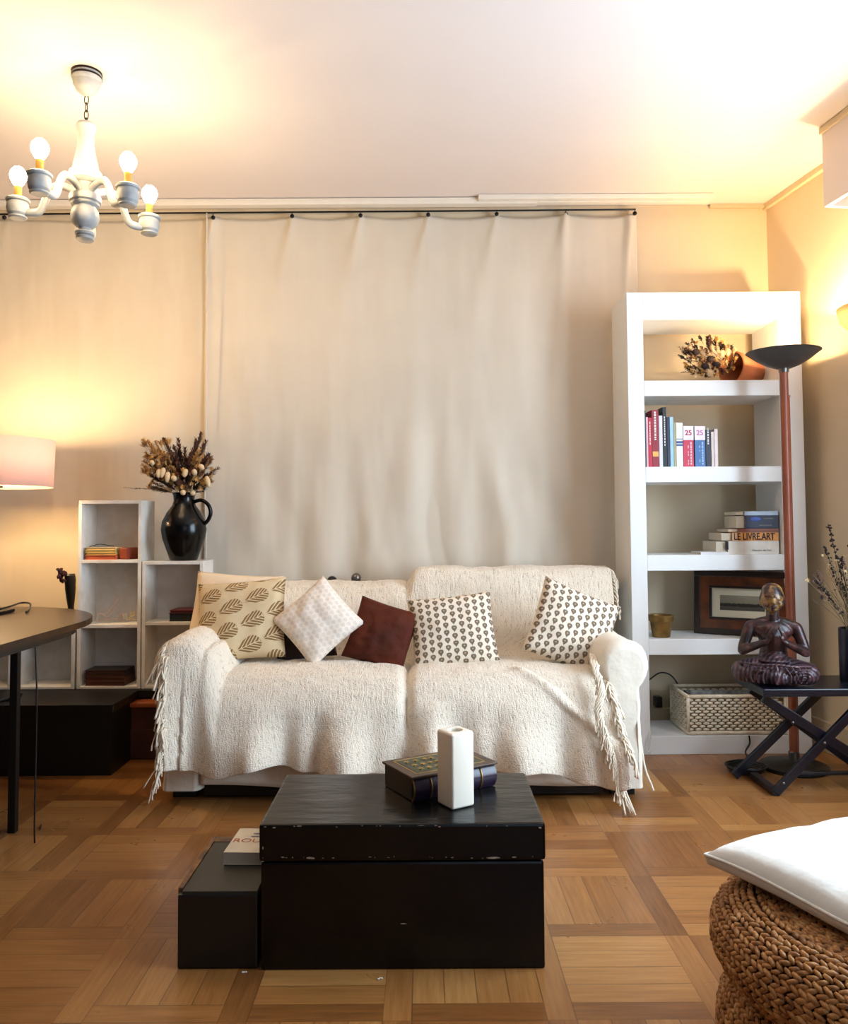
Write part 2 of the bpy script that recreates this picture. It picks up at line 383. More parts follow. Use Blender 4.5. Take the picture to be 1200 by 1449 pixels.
def statue():
    g = G('polychrome_statue_wood'); v = g.co(); z = g.xyz(v)[2]
    n = g.noise(v, 30, 4, .6)
    c = g.ramp(n, [(.3, lin((20, 13, 15))), (.5, lin((46, 26, 26))), (.66, lin((84, 48, 44))), (.8, lin((128, 108, 116)))])
    hd = g.op('MULTIPLY', g.op('GREATER_THAN', z, .27), g.ramp(g.noise(v, 24, 3), [(.45, (0, 0, 0)), (.6, (1, 1, 1))]))
    c = g.mix(hd, c, lin((150, 112, 58)))
    w = g.n('ShaderNodeTexWave', wave_type='RINGS', rings_direction='Y'); g.put(w.inputs['Vector'], g.mp(v, (1, 1, 1.3), loc=(-.10, 0, -.04))); w.inputs['Scale'].default_value = 22; w.inputs['Distortion'].default_value = .8
    low = g.op('LESS_THAN', z, .12)
    g.base(g.mix(g.op('MULTIPLY', g.op('MULTIPLY', w.outputs[1], low), .2), c, lin((150, 128, 150))))
    g.bump(g.op('ADD', g.op('MULTIPLY', n, .3), g.op('MULTIPLY', g.op('MULTIPLY', w.outputs[1], low), .5)), .7, .004)
    return g.fin(.34, metal=.15)
M['statue'] = statue()
M['pole'] = mat('reddish_brown_pole', (150, 82, 56), .35, c2=(130, 66, 44), sc=3)
M['bowl'] = mat('dark_grey_metal_bowl', (70, 66, 64), .42, metal=.35, var=.1)
M['cap'] = mat('steel_ferrule', (120, 116, 112), .3, metal=.9)
M['chand'] = mat('distressed_grey_white_paint', (178, 180, 180), .5, c2=(150, 152, 152), sc=14, bump=.1)
M['chain'] = mat('dark_chain_iron', (40, 34, 30), .4, metal=.8)
M['candle'] = mat('gold_candle_sleeve', (196, 150, 66), .5, c2=(170, 120, 46), sc=20)
M['bulb'] = emit('chandelier_bulb_glass', (1, .74, .42), CH_E)
M['bulb_to'] = emit('torchiere_bulb_glass', (1, .70, .36), TO_E)
M['bulb_sh'] = emit('table_lamp_bulb_glass', (1, .70, .36), SH_E)
M['bulb_sc'] = emit('sconce_bulb_glass', (1, .70, .36), SC_E)
def shade():
    g = G('pink_white_lampshade'); t = g.t
    out = t.nodes['Material Output']; a = t.nodes.new('ShaderNodeBsdfDiffuse'); b = t.nodes.new('ShaderNodeBsdfTranslucent'); mx = t.nodes.new('ShaderNodeMixShader')
    a.inputs[0].default_value = (*lin((240, 218, 204)), 1); b.inputs[0].default_value = (*lin((252, 214, 190)), 1); mx.inputs[0].default_value = .22
    t.links.new(a.outputs[0], mx.inputs[1]); t.links.new(b.outputs[0], mx.inputs[2]); t.links.new(mx.outputs[0], out.inputs[0]); return g.m
M['shade'] = shade()
M['sconce'] = mat('tan_plaster_sconce', (190, 150, 100), .7, var=.06)
M['dry_gold'] = mat('dried_golden_plume', (222, 176, 106), .9, c2=(168, 120, 62), sc=30)
M['dry_brown'] = mat('dried_brown_plume', (116, 70, 46), .9, c2=(74, 44, 32), sc=30)
M['dry_dark'] = mat('dried_dark_seed', (46, 30, 26), .9, var=.3)
M['dry_cream'] = mat('bunny_tail_cream', (222, 194, 152), .95, var=.12, sc=60, bump=.4, bsc=200)
M['dry_pink'] = mat('dried_mauve_flower', (134, 84, 100), .9, c2=(170, 140, 140), sc=40)
M['dry_stem'] = mat('dried_stem', (132, 112, 78), .9, var=.2)
M['rose'] = mat('dried_dark_red_rose', (74, 18, 20), .85, c2=(44, 12, 14), sc=40)
M['pages'] = mat('book_pages', (214, 202, 180), .9, var=.15, sc=120, stretch=(1, 1, 6))
M['pink_neon'] = mat('pale_pink_wire', (222, 188, 170), .5, var=.05)
M['yellow_neon'] = mat('pale_yellow_wire', (226, 204, 140), .5, var=.05)
M['ink'] = mat('black_ink', (24, 20, 20), .7); M['inkw'] = mat('white_ink', (235, 230, 224), .7)
M['inkr'] = mat('red_ink', (190, 30, 60), .7); M['inkp'] = mat('pink_ink', (206, 110, 170), .7); M['inkg'] = mat('grey_ink', (130, 124, 116), .7); M['inko'] = mat('orange_ink', (200, 110, 70), .7)
_cm = {}
def cov(c):
    if c not in _cm: _cm[c] = mat('book_cover_%d_%d_%d' % c, c, .45, var=.12, sc=20)
    return _cm[c]

# ------------------------------------------------------------------ room shell
YB = 4.15                                   # back wall
ZC = P(600, 293, YB).z                      # ceiling
CORN = P(1085, 320, YB).x                   # right corner
XL, YF = -2.75, -1.4
def wr(y): return CORN + .148*(YB-y)        # right wall, slightly out of square
bm = new_bm(); box(bm, (XL-.1, YF-.1, -.06), (3.0, YB+.1, 0)); tag(obj('floor', bm, M['parquet']), kind='structure')
bm = new_bm(); box(bm, (XL-.1, YF-.1, ZC), (3.0, YB+.1, ZC+.06)); tag(obj('ceiling', bm, M['ceiling']), kind='structure')
bm = new_bm(); box(bm, (XL-.1, YB, 0), (CORN+.05, YB+.1, ZC)); tag(obj('wall_back', bm, M['wall']), kind='structure')
bm = new_bm(); box(bm, (XL-.1, YF, 0), (XL, YB, ZC)); tag(obj('wall_left', bm, M['dark_wall']), kind='structure')
# right wall with a window opening between y = 0.7 and 3.0
RW = Matrix.Translation((CORN, YB, 0)) @ Matrix.Rotation(math.atan(.148), 4, 'Z')   # local -y runs along the wall
wl = (YB-YF)*math.sqrt(1+.148**2)
w0, w1, wz0, wz1 = -3.25, -1.35, .55, 2.30
bm = new_bm()
for a, b in (((0, w1, 0), (.12, .05, ZC)), ((0, -wl, 0), (.12, w0, ZC)), ((0, w0, 0), (.12, w1, wz0)), ((0, w0, wz1), (.12, w1, ZC))): box(bm, a, b, M=RW)
tag(obj('wall_right', bm, M['wall']), kind='structure')
bm = new_bm()
for a, b in (((.02, w0, wz0), (.08, w0+.06, wz1)), ((.02, w1-.06, wz0), (.08, w1, wz1)), ((.02, w0, wz0), (.08, w1, wz0+.06)), ((.02, w0, wz1-.06), (.08, w1, wz1)), ((.02, (w0+w1)/2-.04, wz0), (.08, (w0+w1)/2+.04, wz1))): box(bm, a, b, M=RW)
tag(obj('window_1', bm, M['white']), kind='structure')
# wall behind the camera; the unseen window in it is added for frontal fill
fx0, fx1, fz0, fz1 = .1, 2.2, .6, 2.3
bm = new_bm()
for a, b in (((XL, YF-.1, 0), (fx0, YF, ZC)), ((fx1, YF-.1, 0), (3.0, YF, ZC)), ((fx0, YF-.1, 0), (fx1, YF, fz0)), ((fx0, YF-.1, fz1), (fx1, YF, ZC))): box(bm, a, b)
tag(obj('wall_front', bm, M['dark_wall']), kind='structure')
bm = new_bm()
for a, b in (((fx0, YF-.07, fz0), (fx0+.06, YF-.02, fz1)), ((fx1-.06, YF-.07, fz0), (fx1, YF-.02, fz1)), ((fx0, YF-.07, fz0), (fx1, YF-.02, fz0+.06)), ((fx0, YF-.07, fz1-.06), (fx1, YF-.02, fz1)), (((fx0+fx1)/2-.04, YF-.07, fz0), ((fx0+fx1)/2+.04, YF-.02, fz1))): box(bm, a, b)
tag(obj('fill_window', bm, M['white']), kind='structure')
p = RW @ Vector((.14, (w0+w1)/2, (wz0+wz1)/2))
area('daylight_side_window', p, (PI/2, 0, PI/2+math.atan(.148)), w1-w0, wz1-wz0, L_SIDE, DAY)
area('added_front_fill', ((fx0+fx1)/2, YF-.12, (fz0+fz1)/2), (PI/2, 0, 0), fx1-fx0, fz1-fz0, L_FRONT, DAY)  # unseen fill lamp, added to lift the front faces
# baseboards and the cornice strip of the right wall
bm = new_bm(); box(bm, (XL, YB-.018, 0), (CORN-.002, YB, .12), .004); tag(obj('baseboard_back', bm, M['trim']), kind='structure')
bm = new_bm(); box(bm, (-.018, -wl+.3, 0), (0, 0, .14), .004, M=RW); tag(obj('baseboard_right', bm, M['trim']), kind='structure')
bm = new_bm(); box(bm, (-.022, -wl+.3, ZC-.03), (0, 0, ZC), .004, M=RW); tag(obj('trim_1', bm, M['trim']), kind='structure')
bm = new_bm(); box(bm, (P(1003, 293, YB).x, YB-.02, ZC-.02), (CORN, YB, ZC), .003); tag(obj('trim_2', bm, M['trim']), kind='structure')
# pelmet box over the side window
py1 = -(YB-3.36)/math.cos(math.atan(.148))
t = thing('curtain_pelmet', 'cream boxed pelmet hung under the ceiling at the right edge of the photo', 'pelmet')
zb = P(1163, 298, 3.36).z
bm = new_bm()
box(bm, (-.235, -3.9, zb), (-.215, py1, ZC-.001), .002, M=RW); box(bm, (-.215, py1-.02, zb), (-.001, py1, ZC-.001), .002, M=RW); box(bm, (-.215, -3.9, ZC-.02), (-.001, py1-.02, ZC-.001), M=RW)
obj('casing', bm, M['ceiling'], t)
bm = new_bm(); box(bm, (-.245, -3.9, ZC-.03), (-.232, py1+.006, ZC-.002), .003, M=RW); obj('moulding', bm, M['trim'], t)
bm = new_bm(); box(bm, (-.15, -3.9, zb+.03), (-.09, py1-.03, zb+.05), .003, M=RW); obj('curtain_rail', bm, M['rail'], t)

# ceiling curtain track above the canvas
t = thing('curtain_track', 'long off-white curtain track fixed where the ceiling meets the back wall', 'curtain track')
xa, xb, xc = P(-60, 298, 4.05).x, P(676, 298, 4.05).x, P(1004, 293, 4.05).x
bm = new_bm(); box(bm, (xa, 4.02, ZC-.034), (xb+.3, 4.07, ZC-.002), .004); box(bm, (xa, 4.015, ZC-.012), (xb+.3, 4.02, ZC-.006)); obj('lower_rail', bm, M['rail'], t)
bm = new_bm(); box(bm, (xb, 3.985, ZC-.026), (xc, 4.018, ZC-.002), .003); box(bm, (xb+.3, 4.02, ZC-.03), (xc-.01, 4.06, ZC-.003), .003); obj('front_rail', bm, M['rail'], t)
bm = new_bm(); tube(bm, [(xa, 4.085, ZC-.05), (xb, 4.085, ZC-.047), (P(900, 300, 4.08).x, 4.085, ZC-.045)], .0045, 6); obj('hanging_wire', bm, M['black_metal'], t)

# ------------------------------------------------------------------ canvas sheets on the wall
hooks = [(5, 308), (301, 308), (413, 306), (510, 305), (606, 304), (703, 303), (801, 303), (899, 302)]
hx = [P(a, b, 4.09).x for a, b in hooks]
ztop = ZC-.058
def sheet(name, x0, x1, y, m, label, amp, hk, zb=.16, seed=0):
    def fn(u, v):
        x = x0+(x1-x0)*u; z = zb+(ztop-zb)*v
        d = 0.0; dz = 0.0
        ln = [h for h in hk if h <= x+1e-4]; rn = [h for h in hk if h > x]
        if ln and rn:
            a, b = ln[-1], rn[0]; q = (x-a)/(b-a)
            sag = 4*q*(1-q); top = sm(ztop-.45, ztop, z)
            dz = -.012*sag*top
            d += .010*sag*top
        for h in hk:                               # folds fanning out below a hook
            k = (ztop-z); g = (x-h+k*.22)/(.012+k*.10)
            d += -.008*amp*math.exp(-g*g)*math.exp(-k*2.6)
        lowr = sm(1.9, .9, z)
        d += lowr*amp*.012*(math.sin(x*15+fbm(x*1.2, z*.8, seed)*4)+.6*math.sin(x*29+3*fbm(x*2, z, seed+5)))*(.35+.65*sm(-1.0, .1, x)*sm(1.1, .6, x))
        d += .008*amp*fbm(x*2.0, z*.7, seed+2)+.004*fbm(x*7, z*1.5, seed+9)
        for fxx, w, a in ((P(801, 400, 4.1).x, .02, .010), (P(893, 400, 4.1).x, .016, .014)):
            g = (x-fxx+.05*(ztop-z))/(w+.02*(ztop-z)); d -= amp*a*math.exp(-g*g)*(1-.5*sm(ztop, ztop-1.6, z))
        return (x, min(y+d, YB-.008), z+dz)
    b = grid(fn, 260, 150)
    o = obj(name, b, m, None, True); solid(o, .0015); tag(o, label, 'wall hanging')
    return o
xs = P(293, 500, 4.12).x
sheet('canvas_sheet', xs-.012, P(903, 400, 4.11).x, 4.118, M['canvas'], 'wide beige canvas sheet hanging behind the sofa, pinned along the top', 1.35, hx[1:], seed=1)
sheet('canvas_sheet', P(-80, 400, 4.12).x, xs+.01, 4.132, M['canvas2'], 'beige canvas sheet on the left wall behind the white shelves and table lamp', .25, hx[:2]+[xs+.2], seed=4)
bm = new_bm()
for k in range(24): ball(bm, (0, 0, 0), (.006, .003, .006), 1) if k == 0 else None
lathe(bm, [(.004, -.009), (.009, -.006), (.011, 0), (.009, .006), (.004, .009)], 14, Matrix.Rotation(PI/2, 4, 'X'))
tube(bm, [(0, .0, .008), (0, -.004, .016), (0, 0, .022)], .002, 6)
h0 = obj('curtain_hook', bm, M['black_metal'], None, True)
names = ['at the far left edge', 'just right of the canvas seam, beside the chandelier cup', 'second right of the canvas seam', 'third right of the canvas seam', 'above the middle of the sofa', 'third from the right end of the canvas', 'second from the right end of the canvas', 'at the right end corner of the canvas']
for i, (x, nm) in enumerate(zip(hx, names)):
    o = h0 if i == 0 else h0.copy()
    if i: COL.objects.link(o)
    o.location = (x, 4.098, P(hooks[i][0], hooks[i][1], 4.1).z)
    tag(o, 'dark canvas hook '+nm, 'hook', 'hooks along the top of the canvas')

# ------------------------------------------------------------------ chandelier
cc = P(121, 250, 2.88); cx, cy = cc.x, 2.88
def zc_(y): return P(121, y, 2.88).z
t = thing('chandelier', 'grey-white turned wood chandelier with lit candle bulbs hanging from the ceiling', 'chandelier', (cx, cy, 0), 0)
bm = new_bm(); lathe(bm, [(0, ZC-.001), (.05, ZC-.001), (.052, ZC-.012), (.048, ZC-.016), (.052, ZC-.022), (.05, ZC-.034), (.046, ZC-.038), (.047, ZC-.046), (.036, ZC-.068), (.016, ZC-.084), (.008, ZC-.088), (0, ZC-.088)], 40)
obj('ceiling_canopy', bm, M['chand'], t, True, 40)
bm = new_bm()
for z in (ZC-.004, ZC-.019): lathe(bm, [(.0505, z-.003), (.0535, z-.003), (.0535, z+.003), (.0505, z+.003)], 40)
obj('canopy_band', bm, M['chain'], t, True, 40)
bm = new_bm(); zt = zc_(176); z = ZC-.086; k = 0
while z > zt:
    R = Matrix.Translation((0, 0, z-.015)) @ Matrix.Rotation(k*PI/2, 4, 'Z')
    tube(bm, [R @ Vector((.0075*math.cos(a*PI/8), 0, .018*math.sin(a*PI/8))) for a in range(17)], .0018, 6, cap=False); z -= .028; k += 1
obj('chain', bm, M['chain'], t, True)
prof = [(175, 0), (175, .030), (179, .035), (184, .033), (190, .029), (205, .029), (218, .034), (232, .042), (243, .047), (244.5, .056), (256, .058), (260, .050), (262, .042), (275, .040), (276.5, .052), (281, .056), (286, .054), (287.5, .046), (289, .050), (291, .048), (293, .037), (295, .040), (300, .047), (308, .050), (315, .045), (321, .032), (323, .022), (327, .021), (328, .030), (330, .034), (333, .032), (334, .026), (336, .031), (339, .029), (341, .014), (341.5, 0)]
bm = new_bm(); lathe(bm, [(r, zc_(y)) for y, r in prof], 40); obj('turned_stem', bm, M['chand'], t, True, 28)
zarm = zc_(270); zcup = P(175, 268, 2.7).z
for k in range(5):
    a = math.radians(38+72*k+2); R = Matrix.Rotation(a, 4, 'Z'); re = .235
    pts = catmull([(.03, 0, zarm-.006), (.06, 0, zarm+.008), (.092, 0, zarm+.014), (.125, 0, zarm-.004), (.155, 0, zcup-.004), (.185, 0, zcup-.016), (.215, 0, zcup-.010)], 6)
    bm = new_bm(); tube(bm, [R @ p for p in pts], [.013]*len(pts), 10); tube(bm, [R @ (p+Vector((0, 0, .010))) for p in pts], .007, 8)
    arm = obj('arm', bm, M['chand'], t, True)
    T = Matrix.Translation(R @ Vector((re, 0, zcup)))
    bm = new_bm(); lathe(bm, [(0, -.036), (.026, -.036), (.031, -.032), (.031, -.028), (.027, -.026), (.034, -.018), (.038, 0), (.036, .018), (.033, .023), (.040, .026), (.041, .033), (.036, .037), (.012, .037), (0, .034)], 28, T); cup = obj('candle_cup', bm, M['chand'], arm, True, 25)
    bm = new_bm(); lathe(bm, [(0, .03), (.0125, .03), (.0125, .082), (0, .082)], 16, T); obj('candle_sleeve', bm, M['candle'], arm, True, 40)
    bm = new_bm(); lathe(bm, [(0, .080), (.010, .082), (.018, .092), (.026, .108), (.029, .121), (.026, .135), (.015, .150), (0, .156)], 20, T); obj('light_bulb', bm, M['bulb'], arm, True)

# ------------------------------------------------------------------ bookcase
BY0, BY1 = 3.74, 4.04
bxl = P(892, 740, BY0).x; bxr = P(1141, 740, BY0).x
bzt = P(1010, 413, BY0).z
t = thing('bookcase', 'tall open-backed white bookcase with thick shelves against the back wall', 'bookcase', (0, 0, 0))
SL = P(915, 740, BY0).x; SR = P(1108, 740, BY0).x
zs = [P(1010, y, BY0).z for y in (538, 660, 785, 904)]; zbm = P(1010, 1041, BY0).z
TH = .072
for a, b in ((bxl, SL), (SR, bxr)):
    bm = new_bm(); box(bm, (a, BY0, 0), (b, BY1, bzt), .003); obj('side_panel', bm, M['white'], t)
bm = new_bm(); box(bm, (SL, BY0, P(1010, 452, BY0).z), (SR, BY1, bzt), .003); obj('top_panel', bm, M['white'], t)
for z in zs: bm = new_bm(); box(bm, (SL, BY0, z-TH), (SR, BY1, z), .003); obj('shelf', bm, M['white'], t)
bm = new_bm(); box(bm, (SL, BY0, 0), (SR, BY1, zbm), .003); obj('plinth', bm, M['white'], t)

# books ------------------------------------------------------------------
def book(name, label, w, h, d, c, loc, rz=0, flat=False, lean=0, group=None, pc=None, ty='softcover'):
    """standing: spine faces local -y, w is the thickness along x; flat: lies down, spine to -y and w is the thickness along z, h along x"""
    t = thing(name, label, 'book', loc, rz, group)
    R = Matrix.Rotation(lean, 4, 'Y')
    if flat: R = Matrix.Translation((0, 0, w)) @ Matrix.Rotation(PI/2, 4, 'Y')
    e = .0022
    bm = new_bm()
    box(bm, (0, 0, 0), (e, d, h), .0006, M=R); box(bm, (w-e, 0, 0), (w, d, h), .0006, M=R); box(bm, (0, -.001, 0), (w, e, h), .0012, M=R)
    obj('cover', bm, cov(c), t)
    bm = new_bm(); box(bm, (e, e, .003), (w-e, d-.004, h-.003), M=R); obj('page_block', bm, M['pages'] if pc is None else cov(pc), t)
    return t
def band(t, name, m, x0, x1, z0, z1, y=-.0016, rot=None):
    bm = new_bm(); box(bm, (x0, y, z0), (x1, y+.001, z1), M=rot); return obj(name, bm, m, t)
z2 = zs[1]; SY = BY0+.012
grp = 'upright books on the second shelf'
def bx(px): return P(px, 640, SY).x
def bh(px, py): return P(px, py, SY).z - z2
up = [  # x0, x1, top y, colour, label
 (912.5, 914.5, 581, (30, 60, 62), 'slim dark teal folder, first book beside the left bookcase upright'),
 (914.8, 917.5, 590, (230, 180, 190), 'slim pale pink book, second in the upright row'),
 (917.7, 922.8, 591, (196, 34, 58), 'bright red paperback with white lettering near the left of the row'),
 (923, 932.6, 580, (150, 26, 44), 'tall dark red book with a yellow label low on its spine'),
 (933, 938, 588, (226, 222, 228), 'slim white book squeezed between dark red and tall black books'),
 (938.4, 943.8, 576, (16, 16, 18), 'tallest black book with white spine lettering on the second shelf'),
 (944.2, 948.2, 590, (28, 34, 66), 'slim navy book right of the tall black book'),
 (948.5, 953.5, 590, (164, 206, 232), 'slim light blue book in the upright row'),
 (953.8, 956.8, 598, (176, 168, 130), 'thin khaki booklet beside the white book with blue stripes'),
 (957.2, 966.6, 598, (240, 238, 226), 'white book with blue stripes across its spine'),
 (967.2, 981.8, 603, (206, 42, 76), 'thick book with white top half reading 25 and red lower spine'),
 (983.2, 998.2, 603, (64, 112, 170), 'thick book with white top reading pink 25 and blue lower spine'),
 (998.8, 1006, 608, (22, 20, 44), 'narrow dark navy book right of the blue 25 book'),
 (1006.6, 1010.8, 611, (222, 206, 200), 'short cream book, second last in the row'),
 (1011.2, 1016, 607, (236, 216, 212), 'pale pinkish white book at the right end of the row')]
ub = []
for i, (a, b, ty_, c, lb) in enumerate(up):
    x0 = bx(a); w = bx(b)-x0; h = bh(a, ty_)
    ub.append((book('book', lb, w, h, .15, c, (x0, SY, z2), group=grp), w, h))
FR = (PI/2, 0, 0); FV = (PI/2, PI/2, 0)
def vtext(k, s, size, m, f0=.5, x=.5):
    t_, w, h = ub[k]; return text(s, 'spine_lettering', size, m, t_, (w*x, -.0022, h*f0), (PI/2, PI/2, 0), .0003)
t_, w, h = ub[3]; band(t_, 'spine_label', cov((236, 180, 90)), .002, w-.002, h*.18, h*.27)
for k, s, sz, mm, f in ((2, 'ROMAN', .012, M['inkw'], .7), (3, 'HISTOIRE', .014, M['inkw'], .72), (5, 'PHOTOGRAPHIE', .014, M['inkw'], .6), (12, 'ART', .014, M['inkw'], .85)):
    t_, w, h = ub[k]
    bm = new_bm()
    random.seed(k); z = h*(f-.25)
    while z < h*(f+.22):
        l = random.uniform(.004, .012); box(bm, (w*.36, -.0018, z), (w*.62, -.0012, z+l)); z += l+random.uniform(.002, .004)
    obj('spine_lettering', bm, mm, t_)
t_, w, h = ub[9]
bm = new_bm()
for f0, f1 in ((.62, .635), (.53, .58), (.47, .51)): box(bm, (0, -.0018, h*f0), (w, -.0008, h*f1))
obj('spine_stripes', bm, cov((52, 78, 140)), t_)
for k, m_, lc in ((10, M['inkr'], (236, 196, 206)), (11, M['inkp'], (160, 196, 236))):
    t_, w, h = ub[k]
    band(t_, 'spine_label', cov((244, 232, 238)), 0, w, h*.655, h)
    text('25', 'spine_number', .032, m_, t_, (w*.5, -.0022, h*.83), FR, .0003, bold=.0006)
    random.seed(k); bm = new_bm(); z = h*.05
    while z < h*.6:
        l = random.uniform(.004, .014)
        box(bm, (w*.66, -.0018, z), (w*.8, -.0012, z+l)); 
        if random.random() < .5: box(bm, (w*.42, -.0018, z), (w*.5, -.0012, z+l))
        z += l+.003
    obj('spine_lettering', bm, cov(lc), t_)
# black folder standing behind the left end of the row
bm = new_bm(); fz = bh(916, 583); ft = bh(943, 577)
prism(bm, [(bx(914), 0), (bx(942), 0), (bx(942), ft), (bx(937), ft), (bx(916), fz-.004), (bx(914), fz-.02)], 0, .008, M=Matrix.Translation((0, SY+.16, z2)))
tag(obj('folder', bm, M['plastic']), 'black document folder standing behind the left books of the upright row', 'folder')

# lying stack on the third shelf
z3 = zs[2]; SY3 = BY0+.03
def sx3(px): return P(px, 760, SY3).x
def sz3(px, py): return P(px, py, SY3).z
xr_ = SR-.008
lev = [sz3(1080, y) for y in (785, 766, 754, 748.5, 730, 724)]; base = z3
off = base-lev[0]; lev = [l+off for l in lev]
stack = [ # px left, colour, label, depth, level pair
 (1029.5, (226, 220, 208), 'thick cream art history book at the bottom of the lying stack', .20, 0, .19),
 (1036, (226, 150, 60), 'orange and yellow art book with large black spine lettering', .19, 1, .17),
 (1045, (132, 70, 46), 'thin brown book above the orange art book', .17, 2, .16),
 (1055, (18, 24, 58), 'thick navy book near the top of the lying stack', .17, 3, .15),
 (1054, (176, 196, 216), 'thin pale blue book on top of the lying stack', .17, 4, .15)]
sb = []
for pxl, c, lb, d, k, h in stack:
    x0 = sx3(pxl); w = lev[k+1]-lev[k]-.0006; t_ = book('book', lb, w, xr_-x0, d, c, (x0, SY3, lev[k]), flat=True, group='books lying on the third shelf')
    sb.append((t_, xr_-x0, w))
    # page block edge that peeks out at the left of the spine
    bm = new_bm(); box(bm, (sx3(pxl)-x0-.050+.004*k, .012, .002), (.0, d-.01, w-.002), .001); obj('page_edges', bm, M['pages'], t_)
t_, L_, w_ = sb[0]
text('Histoire de l\'art', 'spine_lettering', .014, M['inkg'], t_, (L_*.66, -.0026, w_*.30), FR)
band(t_, 'spine_label', M['ink'], -.012, .003, w_*.35, w_*.98, -.002)
t_, L_, w_ = sb[1]
text('LE LIVRE.ART', 'spine_lettering', w_*1.15, M['ink'], t_, (L_*.47, -.0026, w_*.48), FR, bold=.0007, sx=.74)
band(t_, 'spine_label', cov((222, 176, 130)), 0, L_*.12, .001, w_-.001, -.0018)
t_, L_, w_ = sb[3]
bm = new_bm(); ball(bm, (L_*.32, -.001, w_*.72), (L_*.17, .0015, w_*.17), 2); obj('spine_emblem', bm, cov((50, 80, 170)), t_)
bm = new_bm()
for a, b, c_ in ((.56, .84, .74), (.42, .80, .22)): box(bm, (L_*a, -.0022, w_*c_), (L_*b, -.0014, w_*(c_+.05)))
obj('spine_lettering', bm, M['inkg'], t_)
x0 = sx3(1010); tb = book('book', 'thin white book sticking out at the lower left of the lying stack', .012, .13, .15, (232, 230, 232), (x0, BY0+.01, z3), flat=True, group='books lying on the third shelf')
tb.location = (sx3(1010), BY0+.004, z3); 
for s in sb: pass
# the cream stack sits on the shelf to the right of it: shift the thin one just in front
tb.location.x = sx3(1029)-.133
# ------------------------------------------------------------------ top shelf: pot on its side, bouquet
z1 = zs[0]
pc = P(1052, 511, BY0+.17)
R = Matrix.Translation((pc.x, BY0+.17, z1+.080)) @ Matrix.Rotation(math.radians(25), 4, 'Z') @ Matrix.Rotation(math.radians(-84), 4, 'Y')
bm = new_bm(); lathe(bm, [(0, -.085), (.052, -.085), (.056, -.080), (.074, .045), (.080, .047), (.082, .080), (.075, .082), (.070, .050), (.050, -.070), (0, -.070)], 36, R)
bm.transform(Matrix.Translation((0, 0, -min(v.co.z for v in bm.verts)+z1+.0005)))
tag(obj('flower_pot', bm, M['terra'], None, True, 40), 'terracotta pot lying on its side on the top bookcase shelf', 'flower pot')
def plume(bm, base, tip, wid, n, mi=0, r=.0011, flat=.3):
    base, tip = Vector(base), Vector(tip); ax = tip-base
    tube(bm, [base, base+ax*.5, tip], [r, r*.8, r*.3], 4, mi)
    o1 = ax.normalized().orthogonal().normalized(); o2 = ax.normalized().cross(o1)
    for k in range(n):
        s = random.random()**.8; a = random.uniform(0, 2*PI); o = o1*math.cos(a)+o2*math.sin(a)
        b = base+ax*(.25+.72*s); l = wid*(1.1-.6*s)*random.uniform(.6, 1.2)
        e = b+o*l*.7+ax.normalized()*l*1.0
        tube(bm, [b, b+(e-b)*.55+ax.normalized()*l*.05, e], [r*.9, r*1.7, r*.3], 4, mi, flat=flat)
def bloom(bm, c, r, d, n=12, mi=0):
    """small daisy like dried flower"""
    d = Vector(d).normalized(); o1 = d.orthogonal().normalized(); o2 = d.cross(o1); c = Vector(c)
    for ring in range(2):
        for k in range(n):
            a = 2*PI*(k+ring*.5)/n; o = o1*math.cos(a)+o2*math.sin(a); rr = r*(1-.3*ring)
            tube(bm, [c, c+o*rr*.6+d*rr*(.15+.25*ring), c+o*rr+d*rr*(.1+.35*ring)], [r*.06, r*.16, r*.05], 4, mi, flat=.35)
    ball(bm, c+d*r*.15, r*.25, 1, mi=mi)
random.seed(11)
t = thing('dried_bouquet', 'round bunch of brown and cream dried flowers on the top bookcase shelf', 'dried flowers')
bc = P(1006, 508, BY0+.08)
root_ = Vector((P(1038, 515, BY0+.14).x, BY0+.14, z1+.075))
bms = {k: new_bm() for k in ('dry_gold', 'dry_brown', 'dry_dark', 'dry_cream')}
for i in range(150):
    a = random.uniform(0, 2*PI); rr = random.random()**.5
    px = 1004+math.cos(a)*rr*40; py = 508-math.sin(a)*rr*(30 if math.sin(a) > 0 else 26)
    yy = BY0+.03+.09*rr*random.random()
    c = P(px, py, yy); c.z = max(c.z, z1+.012)
    k = random.choices(['dry_gold', 'dry_brown', 'dry_dark', 'dry_cream'], (5, 4, 3, 2))[0]
    d = (c-root_).normalized()+Vector((0, -.5, .2))
    if random.random() < .28 and k != 'dry_dark': bloom(bms[k], c, random.uniform(.009, .016), d)
    else:
        e = c+d.normalized()*.02; e.z = max(e.z, z1+.006); s_ = c-d.normalized()*.03; s_.z = max(s_.z, z1+.006)
        plume(bms[k], s_, e, .016, 26, r=.0014)
for px, py, r_ in ((1003, 527, .019), (985, 497, .022)):
    pass
for i in range(14):
    px = random.choice([random.uniform(958, 975)]); py = random.uniform(484, 530); c = P(px, py, BY0+.05); c.z = max(c.z, z1+.01)
    plume(bms['dry_brown'], root_+(c-root_)*.5, c, .014, 14)
for px, py in ((985, 498), (1005, 508), (1014, 516), (998, 518)): bm = new_bm(); ball(bm, P(px, py, BY0+.03), (.018, .012, .016), 2); obj('seed_head', bm, M['dry_dark'], t, True)
for px, py, r_ in ((1003, 527, .019), (1022, 500, .02), (1008, 492, .016), (1030, 498, .02), (984, 532, .012)):
    c = P(px, py, BY0+.015); c.z = max(c.z, z1+.016); bm = new_bm(); bloom(bm, c, r_, (0, -1, .2), 14); obj('cream_flower', bm, M['dry_cream'], t)
